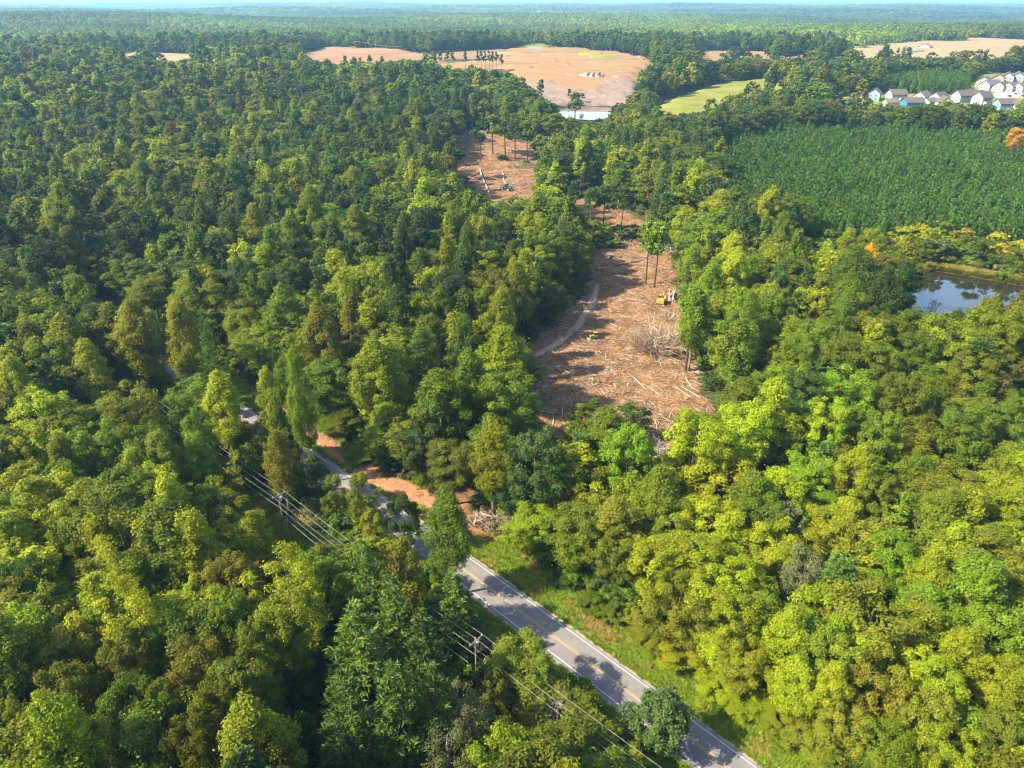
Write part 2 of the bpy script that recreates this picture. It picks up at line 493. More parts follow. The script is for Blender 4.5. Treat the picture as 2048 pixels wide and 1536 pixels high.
PULL_PX = [(950, 1222), (985, 1240), (1040, 1285), (1090, 1310), (1030, 1300), (985, 1290), (955, 1265)]
sheet("gravel_pull_off", Gp(PULL_PX), M['gravel'], 0.5, 0.10, edge=0.8, rough_edge=0.5, label="gravel pull-off in the shade beside the road")
STRAW_PX = [(550, 806), (605, 842), (628, 857), (670, 880), (730, 918), (785, 952), (840, 972), (890, 990), (868, 1022), (800, 997), (740, 967), (690, 932), (640, 895), (590, 860), (545, 828)]
sheet("pine_straw_bank", Gp(STRAW_PX), M['straw'], 0.5, 0.22, relief=lambda X, Y, s: vnoise(X, Y, 1.2, 4) * 0.25, edge=0.8, rough_edge=0.7, label="orange pine straw bank along the far verge")
PAD_PX = [(800, 978), (850, 975), (880, 960), (930, 955), (950, 980), (935, 1005), (960, 1030), (985, 1060), (965, 1085), (940, 1075), (905, 1045), (868, 1032), (830, 1000)]
sheet("clay_pad", Gp(PAD_PX), M['clay'], 0.5, 0.16, relief=lambda X, Y, s: vnoise(X, Y, 2.5, 2) * 0.3, edge=1.2, rough_edge=0.8, label="bare red clay pad joining the road")

CLEAR_PX = [(1165, 590), (1185, 545), (1150, 520), (1200, 490), (1235, 462), (1300, 468), (1345, 505), (1362, 590), (1378, 650), (1390, 720), (1412, 790), (1445, 840), (1420, 880), (1340, 930), (1290, 970), (1215, 960), (1130, 930), (1060, 880), (1050, 800), (1020, 740), (1055, 690), (1110, 650)]
def clear_relief(X, Y, sd):
    return vnoise(X, Y, 9, 1) * 0.7 + vnoise(X, Y, 3.2, 2) * 0.45 + vnoise(X, Y, 1.3, 3) * 0.22 - 0.5
CLEAR_W = Gp(CLEAR_PX)
sheet("clearing", CLEAR_W, M['clay'], 0.75, 0.45, relief=clear_relief, edge=2.0, rough_edge=1.5, label="bare red clay clearing strewn with broken branches")
UPPER_PX = [(905, 300), (930, 262), (985, 262), (1050, 285), (1150, 300), (1140, 330), (1085, 345), (1095, 385), (1175, 400), (1260, 425), (1320, 455), (1300, 480), (1240, 470), (1170, 450), (1090, 420), (1000, 425), (940, 420), (890, 375), (890, 330)]
UPPER_W = Gp(UPPER_PX)
sheet("upper_clearing", UPPER_W, M['clay'], 1.4, 0.5, relief=lambda X, Y, s: clear_relief(X, Y, s) * 1.2, edge=3.0, rough_edge=2, label="upper red clay clearing between tall bare-trunked trees")
PATH_PX = [(990, 740), (1072, 708), (1110, 685), (1145, 655), (1172, 615), (1190, 570), (1200, 572), (1192, 610), (1165, 655), (1125, 692), (1085, 712), (1000, 755)]
sheet("dirt_track", Gp(PATH_PX), M['clay_path'], 0.6, 0.95, edge=0.9, dip=0.9, rough_edge=0.3, label="worn dirt track curving along the shaded clearing edge")

def berms(X, Y, s):
    u = Y * 0.97 + X * 0.22
    b = np.maximum(0, np.sin(u / 9.5)) ** 4 * 4.5 * sstep(.38, .55, vnoise(X, Y, 90, 6))
    return b + vnoise(X, Y, 60, 5) * 4 - 2
FIELD_PX = [(868, 114), (870, 107), (925, 103), (1020, 98), (1100, 98), (1160, 102), (1240, 108), (1320, 124), (1300, 140), (1278, 165), (1262, 178), (1180, 196), (1110, 200), (1060, 190), (1010, 165), (900, 160), (860, 135)]
FIELD_W = Gp(FIELD_PX)
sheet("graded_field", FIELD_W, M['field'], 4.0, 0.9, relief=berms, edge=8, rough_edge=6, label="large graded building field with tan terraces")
for k_, (xa, ya, xb, yb) in enumerate([(1035, 111, 1120, 116), (1000, 116, 1105, 123), (1060, 120, 1140, 128), (1070, 125, 1150, 134), (1095, 131, 1165, 138), (1175, 131, 1240, 138), (1130, 109, 1205, 114), (1215, 113, 1290, 122)]):  # thin brown strips give the terrace slopes their shade by colour
    sheet("terrace_shade", Gp([(xa, ya), ((xa + xb) / 2, (ya + yb) / 2 - .7), (xb, yb), (xb - 6, yb + .9), ((xa + xb) / 2, (ya + yb) / 2 + .9), (xa + 4, ya + .8)]), M['pit'], 3.0, 1.5, relief=berms, edge=3, rough_edge=5, full=True, label="dark strip of painted slope shade on the graded field terraces")
for lab_, pp_ in (("green seeded strip on the graded field", [(1148, 111), (1172, 110), (1215, 117), (1248, 124), (1236, 128), (1190, 121), (1160, 116)]), ("green grass patch at the graded field's wooded edge", [(1225, 144), (1245, 140), (1266, 143), (1262, 150), (1235, 151)])):
    sheet("seeded_grass", Gp(pp_), M['meadow'], 4.0, 1.7, relief=berms, edge=5, rough_edge=9, full=True, label=lab_)
KNOLL_PX = [(1015, 101), (1045, 93), (1065, 89), (1092, 89), (1100, 99), (1060, 102)]
sheet("grass_knoll", Gp(KNOLL_PX), M['meadow'], 6.0, 2.2, edge=8, rough_edge=6, label="yellow-green grass knoll behind the white trailer")
MAUVE_PX = [(1040, 172), (1075, 164), (1110, 166), (1128, 178), (1160, 176), (1200, 172), (1215, 158), (1240, 152), (1268, 162), (1275, 188), (1262, 210), (1180, 212), (1100, 216), (1050, 205)]
MAUVE_W = Gp(MAUVE_PX)
sheet("bare_soil_slope", MAUVE_W, M['mauve'], 3.0, 2.6, relief=lambda X, Y, s: vnoise(X, Y, 12, 3) * 1.6, edge=6, rough_edge=4, label="rough grey-brown soil slope above the small pond")
RED_PX = [(590, 112), (640, 97), (700, 95), (790, 102), (860, 110), (880, 120), (900, 140), (860, 152), (760, 148), (650, 140), (600, 128)]
RED_W = Gp(RED_PX)
sheet("red_graded_ground", RED_W, M['redfield'], 6.0, 1.0, relief=lambda X, Y, s: vnoise(X, Y, 70, 3) * 6, edge=8, rough_edge=8, label="pale red graded ground behind the wood edge")
MEADOW_PX = [(1290, 222), (1330, 205), (1390, 180), (1440, 168), (1560, 160), (1600, 168), (1590, 182), (1480, 200), (1440, 235), (1330, 240)]
MEADOW_W = Gp(MEADOW_PX)
sheet("meadow", MEADOW_W, M['meadow'], 4.0, 0.9, relief=lambda X, Y, s: vnoise(X, Y, 40, 3) * 3, edge=6, rough_edge=5, label="bright green meadow behind a row of dark trees")
EAST_PX = [(1640, 114), (1690, 98), (1800, 90), (1915, 78), (2070, 82), (2140, 90), (2120, 118), (1980, 128), (1850, 125), (1720, 124)]
EAST_W = Gp(EAST_PX)
sheet("dry_field", EAST_W, M['dryfield'], 8.0, 1.2, relief=lambda X, Y, s: vnoise(X, Y, 90, 3) * 6, edge=12, rough_edge=8, label="tan and orange dry field around the white barn")
EAST2_PX = [(1375, 112), (1395, 103), (1480, 102), (1590, 106), (1620, 114), (1570, 122), (1400, 126)]
EAST2_W = Gp(EAST2_PX)
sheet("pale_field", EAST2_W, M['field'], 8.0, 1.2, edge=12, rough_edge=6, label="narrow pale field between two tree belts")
WEST_PX = [(200, 118), (245, 105), (370, 108), (460, 118), (470, 132), (380, 135), (240, 130)]
WEST_W = Gp(WEST_PX)
sheet("straw_field", WEST_W, M['dryfield'], 6.0, 1.2, edge=10, rough_edge=6, label="pale straw field behind rounded treetops")
FARW_PX = [(150, 66), (330, 66), (520, 74), (520, 80), (330, 76), (150, 76)]
FARW_W = Gp(FARW_PX)
sheet("far_field", FARW_W, M['dryfield'], 14.0, 2.0, edge=20, rough_edge=10, label="thin strip of far pale field in the blue woodland")
YARD_PX = [(1655, 220), (1670, 196), (1800, 188), (1900, 190), (1945, 165), (1960, 150), (2040, 146), (2150, 146), (2150, 232), (1980, 238), (1880, 236), (1790, 232)]
YARD_W = Gp(YARD_PX)
sheet("yard_lawn", YARD_W, M['lawn'], 4.0, 0.9, edge=6, rough_edge=4, label="green lawns of the housing estate")
STREET_PX = [(1985, 188), (2000, 184), (2048, 183), (2150, 183), (2150, 196), (2048, 198), (2000, 199), (1975, 196)]
sheet("estate_street", Gp(STREET_PX), plain("tan_pavement", (0.33, 0.27, 0.23), 0.9), 3.0, 1.15, edge=2, label="tan paved street between the houses")
ORCH_PX = [(1450, 435), (1440, 290), (1560, 255), (1800, 262), (2048, 265), (2200, 262), (2250, 480), (2048, 485), (1850, 462), (1720, 470), (1640, 478), (1540, 470)]
PINE_W = Gp([(1430, 440), (1445, 330), (1480, 300), (1560, 275), (1800, 285), (2048, 290), (2230, 290), (2230, 520), (2048, 515), (1880, 492), (1740, 500), (1640, 508), (1520, 490)])
PINE2_W = Gp([(1740, 172), (1830, 160), (1935, 165), (1938, 186), (1880, 190), (1760, 186)])

# water
def water(name, poly, z, mat, label):
    P = np.array(poly); c = P.mean(0)
    P = c + (P - c) * 1.06
    bm = bmesh.new()
    vs = [bm.verts.new((x, y, z)) for x, y in P]
    f = bm.faces.new(vs)
    if f.normal.z < 0: f.normal_flip()
    me = bpy.data.meshes.new(name); bm.to_mesh(me); bm.free(); me.materials.append(mat)
    tag(obj(name, me), label, kind="structure")
water("pond", PONDS[1][0], PONDS[1][1], M['water'], "still dark pond reflecting trees and blue sky")
water("muddy_pond", PONDS[0][0], PONDS[0][1], M['muddy'], "small muddy pond below the soil slope")
BANK_PX = [(1826, 540), (1858, 531), (1930, 541), (2060, 563), (2230, 590), (2230, 596), (2060, 570), (1930, 546.5), (1858, 536.5), (1832, 545)]
sheet("pond_bank", Gp(BANK_PX), M['meadow'], 1.0, 0.5, edge=1.2, rough_edge=0.8, relief=lambda X, Y, s: vnoise(X, Y, 2, 3) * .5, label="yellow-green grassy bank behind the pond")

# sediment basin in the graded field
b0 = G(1165, 152)
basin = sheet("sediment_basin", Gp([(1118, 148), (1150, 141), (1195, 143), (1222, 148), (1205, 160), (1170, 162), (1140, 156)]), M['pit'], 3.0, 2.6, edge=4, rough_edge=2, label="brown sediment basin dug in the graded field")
silt = sheet("basin_silt", Gp([(1155, 155), (1175, 151), (1212, 149), (1200, 158), (1175, 160)]), M['sand'], 2.5, 3.3, edge=3, label="cream silt floor of the sediment basin")
silt.parent = basin
for k, (xa, ya, xb, yb) in enumerate([(1173, 159, 1178, 151), (1184, 159, 1189, 150.5), (1195, 157.5, 1200, 149.5)]):
    a = G(xa, ya); b = G(xb, yb); L = math.hypot(b[0] - a[0], b[1] - a[1])
    w = MB(); w.box(((a[0] + b[0]) / 2, (a[1] + b[1]) / 2, (a[2] + b[2]) / 2 + 4.0), (L, 1.6, 1.6), math.atan2(b[1] - a[1], b[0] - a[0]))
    o = w.build("baffle", M['pit'], basin)
mnd = G(1056, 142)
sheet("red_mound", Gp([(1035, 145), (1048, 136), (1065, 135), (1078, 142), (1070, 149), (1045, 150)]), M['redmound'], 3.0, 1.5, relief=lambda X, Y, s: np.minimum(s, 22) * 0.28 + vnoise(X, Y, 7, 2), edge=4, rough_edge=3, label="heap of raw red earth on the graded field")

# ------------------------------------------------------------------ tree prototypes
def norm(a):
    return a / (np.linalg.norm(a, axis=-1, keepdims=True) + 1e-9)

def leaves(C, D, S, rng, asp=0.62, fold=0.25, T=None):
    """folded four-point leaf sprays: centre, facing, half length"""
    n = len(C)
    if T is None:
        T = rng.normal(size=(n, 3))
    T = norm(T - (T * D).sum(-1, keepdims=True) * D)
    B = np.cross(D, T)
    S = S[:, None]
    V = np.stack([C - T * S, C + B * S * asp + D * S * fold, C + T * S, C - B * S * asp + D * S * fold], 1).reshape(-1, 3)
    Q = np.arange(n * 4).reshape(n, 4)
    return V, Q

def limb_set(rng, H, base, lobes, n=14, r0=0.32, lean=0.0, forks=True):
    b = MB()
    top = H * 0.86
    lx, ly = lean * math.cos(1.3), lean * math.sin(1.3)
    pts = [(0, 0, -0.6), (0.04, 0.02, H * .12), (lx * .4, ly * .4, H * .4), (lx, ly, top)]
    b.tube(pts, [r0 * 1.25, r0, r0 * .75, 0.06], 8)
    if forks and len(lobes):
        ids = rng.choice(len(lobes), min(n, len(lobes)), replace=False)
        for i in ids:
            c = lobes[i]
            z0 = min(max(base * 0.8, c[2] - np.hypot(c[0], c[1]) * rng.uniform(.6, 1.2)), top * .95)
            f = z0 / top
            s = np.array([lx * f, ly * f, z0])
            mid = s * 0.5 + c * 0.5 + np.array([0, 0, -0.25])
            b.tube([s, mid, c], [r0 * 0.42 * (1.2 - f), r0 * .26 * (1.2 - f), 0.03], 5)
    return b

def broadleaf(seed, H, cw, ch, nl, lr, nleaf, ls, style='O', gap=0.0, stretch=1.0):
    rng = np.random.default_rng(seed)
    base = H - ch
    L = []; R = []
    az0 = rng.uniform(0, 6.28)
    while len(L) < nl:
        u = rng.uniform(0.02, 0.98)
        if style == 'P': f = (math.sin(math.pi * min(1, u ** 0.75)) ** 0.6) * (1.0 - 0.35 * u)
        elif style == 'S': f = math.sin(math.pi * (0.12 + 0.85 * u)) ** 0.6
        else: f = math.sin(math.pi * (0.08 + 0.80 * u)) ** 0.75
        a = rng.uniform(0, 2 * math.pi)
        lobe_mod = 1 + 0.22 * math.sin(3 * a + az0) + 0.12 * math.sin(5 * a + 2 * az0 + 4 * u)
        rad = cw / 2 * f * lobe_mod * math.sqrt(rng.uniform(0.22, 1.0))
        c = np.array([rad * math.cos(a), rad * math.sin(a), base + u * ch * rng.uniform(0.94, 1.03)])
        r = lr * rng.uniform(0.55, 1.35)
        if rng.uniform() < gap: continue
        L.append(c); R.append(r)
    L = np.array(L); R = np.array(R)
    w = R ** 2 * rng.uniform(0.55, 1.25, len(R)); w /= w.sum()
    k = rng.choice(len(L), nleaf, p=w)
    d = rng.normal(size=(nleaf, 3)); d[:, 2] += 0.45
    d = norm(d)
    # each lobe is an uneven tuft, not a ball
    ph = rng.uniform(0, 6.28, (len(L), 3))
    wob = 1 + 0.28 * np.sin(4.0 * d[:, 0] + ph[k, 0]) * np.sin(4.5 * d[:, 1] + ph[k, 1]) + 0.18 * np.sin(7 * d[:, 2] + ph[k, 2])
    rr = R[k] * wob * (0.50 + 0.50 * rng.uniform(size=nleaf) ** 0.5)
    rr = np.where(rng.uniform(size=nleaf) < .13, rr * rng.uniform(1.0, 1.55, nleaf), rr)
    off = d * rr[:, None]; off[:, 2] *= (stretch * rng.uniform(.55, 1.15, len(L)))[k]; off[:, :2] *= rng.uniform(.8, 1.3, len(L))[k][:, None]
    C = L[k] + off
    ctr = np.array([0, 0, base + ch * 0.42])
    out = norm(C - ctr)
    D = norm(d * 0.9 + out * 0.4 + rng.normal(size=(nleaf, 3)) * 0.55 + np.array([0, 0, 0.15]))
    S = ls * rng.uniform(0.45, 1.5, nleaf)
    V, Q = leaves(C, D, S, rng)
    lobevar = rng.uniform(-0.16, 0.16, len(L))
    var = np.clip(0.5 + rng.normal(size=nleaf) * 0.17 + lobevar[k], 0, 1)
    tr = limb_set(rng, H, base, L, n=16, r0=H * 0.0125, lean=rng.uniform(-.6, .6))
    return dict(H=H, cw=cw, crown=(V, Q, var), trunk=tr)

def white_pine(seed, H=25, cw=10, n_wh=19, per=7, tuft=22, ls=0.42, base=0.16):
    rng = np.random.default_rng(seed)
    C = []; T = []
    tr = MB()
    tr.tube([(0, 0, -.6), (0, 0, H * .5), (0.1, 0, H * .98)], [H * .014, H * .009, .03], 8)
    for i in range(n_wh):
        u = i / (n_wh - 1)
        z = H * (base + (0.985 - base) * u)
        L = cw / 2 * (1 - u) ** 0.72 * (0.92 if u > .12 else 0.75)
        for j in range(per if u < .93 else 4):
            a = rng.uniform(0, 2 * math.pi)
            l = L * rng.uniform(0.6, 1.15) + 0.35
            zz = z + rng.uniform(-.4, .4)
            droop = rng.uniform(-0.02, 0.22)
            p0 = np.array([0, 0, zz]); p2 = np.array([l * math.cos(a), l * math.sin(a), zz + l * (0.12 + droop)])
            p1 = (p0 + p2) / 2 + np.array([0, 0, -0.12 * l])
            if l > 1.4: tr.tube([p0, p1, p2], [0.06 + l * .008, 0.04, 0.02], 4)
            m = int(tuft * (0.35 + l / (cw / 2) * 0.9))
            s = rng.uniform(0.30, 1.03, m)
            base_p = p0 * (1 - s)[:, None] ** 2 + 2 * p1 * (s * (1 - s))[:, None] + p2 * (s ** 2)[:, None]
            side = np.array([-math.sin(a), math.cos(a), 0])
            wd = rng.normal(size=(m, 1)) * 0.24 * l * (1.1 - s)[:, None]
            base_p = base_p + side * wd + np.array([0, 0, 1]) * np.abs(rng.normal(size=(m, 1))) * 0.16
            dirv = norm(np.array([math.cos(a), math.sin(a), 0]) * 0.7 + side * np.sign(wd) * 0.55 + np.array([0, 0, 0.55]) + rng.normal(size=(m, 3)) * 0.28)
            C.append(base_p); T.append(dirv)
    C = np.concatenate(C); T = np.concatenate(T)
    n = len(C)
    C = np.repeat(C, 3, 0) + rng.normal(size=(n * 3, 3)) * 0.10; T = norm(np.repeat(T, 3, 0) + rng.normal(size=(n * 3, 3)) * 0.35)
    n *= 3
    D = norm(rng.normal(size=(n, 3)) * 0.6 + np.array([0, 0, 0.9]))
    D = norm(D - (D * T).sum(-1, keepdims=True) * T)
    V, Q = leaves(C + T * ls * .4, D, ls * rng.uniform(.6, 1.3, n), rng, asp=0.22, fold=0.08, T=T)
    var = np.clip(0.5 + rng.normal(size=n) * 0.2, 0, 1)
    return dict(H=H, cw=cw, crown=(V, Q, var), trunk=tr)

def tall_pine(seed, H=25, cw=6.5, nleaf=5000, ls=0.33, frac=0.42, clumps=26, lr=0.95):
    """bare trunk, irregular crown of needle clumps near the top"""
    rng = np.random.default_rng(seed)
    L = []
    for i in range(clumps):
        u = rng.uniform(0, 1)
        r = cw / 2 * (1 - u * 0.75) * math.sqrt(rng.uniform(.05, 1)); a = rng.uniform(0, 6.28)
        L.append((r * math.cos(a), r * math.sin(a), H * (1 - frac) + H * frac * u * .98))
    L = np.array(L)
    k = rng.integers(0, clumps, nleaf)
    d = rng.normal(size=(nleaf, 3)); d[:, 2] = d[:, 2] * .7 + .3
    d = norm(d)
    C = L[k] + d * (lr * rng.uniform(.6, 1.2, clumps)[k] * rng.uniform(.3, 1, nleaf) ** .5)[:, None]
    T = norm(d + rng.normal(size=(nleaf, 3)) * .3)
    D = norm(rng.normal(size=(nleaf, 3)) + np.array([0, 0, .8])); D = norm(D - (D * T).sum(-1, keepdims=True) * T)
    V, Q = leaves(C, D, ls * rng.uniform(.6, 1.3, nleaf), rng, asp=.35, fold=.1, T=T)
    var = np.clip(.5 + rng.normal(size=nleaf) * .2, 0, 1)
    tr = limb_set(rng, H, H * (1 - frac), L, n=14, r0=H * .0095, lean=rng.uniform(-.8, .8))
    return dict(H=H, cw=cw, crown=(V, Q, var), trunk=tr)

def young_pine(seed, H=11, cw=3.9, nleaf=1500, ls=0.36):
    rng = np.random.default_rng(seed)
    u = rng.uniform(0, 1, nleaf) ** 1.25
    nb = 46
    ba = rng.uniform(0, 6.28, nb); bu = rng.uniform(0, 1, nb) ** 1.2; bl = rng.uniform(.65, 1.15, nb)
    k = rng.integers(0, nb, nleaf)
    s = rng.uniform(.12, 1, nleaf) ** .6
    R = cw / 2 * (1 - bu[k]) ** .8 * bl[k] + .12
    a = ba[k] + rng.normal(size=nleaf) * .22
    z = H * (.10 + .88 * bu[k]) + s * R * .75 + rng.normal(size=nleaf) * .12
    C = np.stack([s * R * np.cos(a), s * R * np.sin(a), z], -1)
    T = norm(np.stack([np.cos(a) * .6, np.sin(a) * .6, np.full(nleaf, .9)], -1) + rng.normal(size=(nleaf, 3)) * .3)
    D = norm(rng.normal(size=(nleaf, 3)) * .7 + np.stack([np.cos(a), np.sin(a), np.full(nleaf, .5)], -1)); D = norm(D - (D * T).sum(-1, keepdims=True) * T)
    V, Q = leaves(C, D, ls * rng.uniform(.6, 1.3, nleaf), rng, asp=.34, fold=.1, T=T)
    var = np.clip(.5 + rng.normal(size=nleaf) * .2, 0, 1)
    tr = MB(); tr.tube([(0, 0, -.4), (0, 0, H * .5), (0, 0, H * .97)], [.16, .10, .02], 6)
    return dict(H=H, cw=cw, crown=(V, Q, var), trunk=tr)

def bare_tree(seed, H=14, spread=1.0, r0=.2, depth=4, fan=4, up=.55):
    """leafless branching skeleton"""
    rng = np.random.default_rng(seed)
    b = MB()
    def grow(p, d, L, r, lev):
        mid = p + d * L * .5 + rng.normal(size=3) * L * .05
        e = p + d * L + rng.normal(size=3) * L * .06
        b.tube([p, mid, e], [r, r * .82, r * .62], 6 if lev > 2 else 4)
        if lev == 0: return
        for _ in range(fan if lev > 1 else fan + 1):
            nd = norm(d * .8 + rng.normal(size=3) * .62 * spread + np.array([0, 0, up * .35]))
            t = rng.uniform(.45, 1)
            grow(p + (e - p) * t, nd, L * rng.uniform(.5, .82), r * .55, lev - 1)
    grow(np.array([0, 0, -.4]), norm(np.array([.05, .03, 1.])), H * .36, r0, depth)
    return b

def joined(name, P, leafmat, barkmat):
    V, Q, var = P['crown']
    t = P['trunk']
    nt = len(V)
    tq = [tuple(i + nt for i in f) for f in t.q]; tt = [tuple(i + nt for i in f) for f in t.t]
    VV = np.concatenate([V, np.array(t.v, float)])
    QQ = np.concatenate([Q, np.array(tq, int)])
    mid = np.r_[np.zeros(len(Q)), np.ones(len(tq) + len(tt))]
    va = np.r_[var, np.full(len(tq) + len(tt), .5)]
    return mesh_np(name, VV, QQ, tt if tt else None, [leafmat, barkmat], mid, va)

PR = {}          # kind -> list of dict(H, cw, crown mesh, trunk mesh)
def add_near(kind, P, leafmat, barkmat):
    V, Q, var = P['crown']
    cm = mesh_np(kind + "_crown", V, Q, None, [leafmat], None, var)
    tm = P['trunk'].mesh(kind + "_trunk", barkmat, smooth=True)
    PR.setdefault(kind, []).append(dict(H=P['H'], cw=P['cw'], cm=cm, tm=tm, P=P, lm=leafmat, bm=barkmat))

LN, BK = M['leaf'], M['bark']
for s in range(6):   # tall oval crowns
    add_near('P', broadleaf(10 + s, 27, 9.5, [18, 20, 17, 19, 21, 18][s], [95, 110, 85, 105, 120, 90][s], 1.0, 25000, .172, 'P', stretch=1.3), LN, M['bark_pale'] if s % 2 else BK)
for s in range(6):   # rounded crowns
    add_near('O', broadleaf(30 + s, 23, 11.5, [15, 16, 14, 17, 15, 16][s], [125, 105, 140, 115, 100, 130][s], 1.02, 27000, .172, 'O'), LN, BK)
for s in range(4):   # small rounded trees
    add_near('S', broadleaf(50 + s, 11, 7.5, [9, 8.5, 9.5, 9][s], 58, .78, 13000, .155, 'S'), LN, BK)
for s in range(3):   # loose thin-leaved trees
    add_near('L', broadleaf(60 + s, 17, 9.5, 12, 80, 1.05, 11000, .15, 'O', gap=.1), LN, M['greywood'])
for s in range(3): add_near('W', white_pine(70 + s), M['needle'], BK)
for s in range(4): add_near('T', tall_pine(80 + s), M['needle'], BK)
for s in range(4): add_near('Y', young_pine(90 + s), M['needle'], BK)
add_near('C', broadleaf(99, 11.5, 6.6, 9.2, 95, .62, 14000, .15, 'S', stretch=1.7), M['needle'], M['greywood'])
for s in range(2):   # tall bare-trunk broadleaf trees left standing in the clearing
    add_near('B', broadleaf(110 + s, 27, 7.5, 12.5, 26, 1.2, 7000, .25, 'P', stretch=1.3), LN, BK)

# ------------------------------------------------------------------ proto collections for the woodland masses
def proto_coll(name, meshes):
    c = bpy.data.collections.new(name)
    for i, me in enumerate(meshes):
        o = bpy.data.objects.new("%s_%02d" % (name, i), me); c.objects.link(o)
    return c

def scatter(name, coll, pts, rot, scl, tint, idx, label, cat=None, kind="stuff"):
    """one object: geometry nodes put a plant on every point"""
    me = bpy.data.meshes.new(name)
    n = len(pts)
    me.vertices.add(n); me.vertices.foreach_set("co", np.asarray(pts, np.float32).ravel())
    a = me.attributes.new("rz", 'FLOAT', 'POINT'); a.data.foreach_set("value", np.asarray(rot, np.float32))
    a = me.attributes.new("scl", 'FLOAT_VECTOR', 'POINT'); a.data.foreach_set("vector", np.asarray(scl, np.float32).ravel())
    a = me.attributes.new("tint", 'FLOAT_COLOR', 'POINT'); a.data.foreach_set("color", np.c_[np.asarray(tint), np.ones(n)].astype(np.float32).ravel())
    a = me.attributes.new("idx", 'INT', 'POINT'); a.data.foreach_set("value", np.asarray(idx, np.int32))
    o = obj(name, me)
    ng = bpy.data.node_groups.new(name + "_nodes", 'GeometryNodeTree')
    ng.interface.new_socket("Geometry", in_out='INPUT', socket_type='NodeSocketGeometry')
    ng.interface.new_socket("Geometry", in_out='OUTPUT', socket_type='NodeSocketGeometry')
    nd, lk = ng.nodes, ng.links
    gi = nd.new("NodeGroupInput"); go = nd.new("NodeGroupOutput")
    ci = nd.new("GeometryNodeCollectionInfo"); ci.inputs[0].default_value = coll
    ci.inputs[1].default_value = True; ci.inputs[2].default_value = True
    ip = nd.new("GeometryNodeInstanceOnPoints"); ip.inputs["Pick Instance"].default_value = True
    def na(nm, t):
        x = nd.new("GeometryNodeInputNamedAttribute"); x.data_type = t; x.inputs[0].default_value = nm
        return x.outputs[0]
    cx = nd.new("ShaderNodeCombineXYZ")
    lk.new(na("rz", 'FLOAT'), cx.inputs[2])
    e2r = nd.new("FunctionNodeEulerToRotation"); lk.new(cx.outputs[0], e2r.inputs[0])
    lk.new(gi.outputs[0], ip.inputs["Points"]); lk.new(ci.outputs[0], ip.inputs["Instance"])
    lk.new(na("idx", 'INT'), ip.inputs["Instance Index"])
    lk.new(e2r.outputs[0], ip.inputs["Rotation"]); lk.new(na("scl", 'FLOAT_VECTOR'), ip.inputs["Scale"])
    lk.new(ip.outputs[0], go.inputs[0])
    md = o.modifiers.new("plants", 'NODES'); md.node_group = ng
    tag(o, label, cat, kind=kind)
    return o

# ------------------------------------------------------------------ where the trees stand
TONES = dict(yg=(.200, .232, .006), g=(.106, .150, .007), dg=(.052, .088, .013), ol=(.140, .150, .009), br=(.165, .125, .022),
             og=(.55, .31, .010), ye=(.36, .33, .010), pn=(.055, .096, .014), wp=(.084, .150, .013), gy=(.142, .162, .060), lg=(.118, .195, .007))
TONE_WORD = dict(yg="yellow-green", g="mid-green", dg="dark green", ol="olive", br="brownish", og="orange", ye="golden yellow", pn="dark pine-green", wp="soft green", gy="grey-green", lg="bright green")

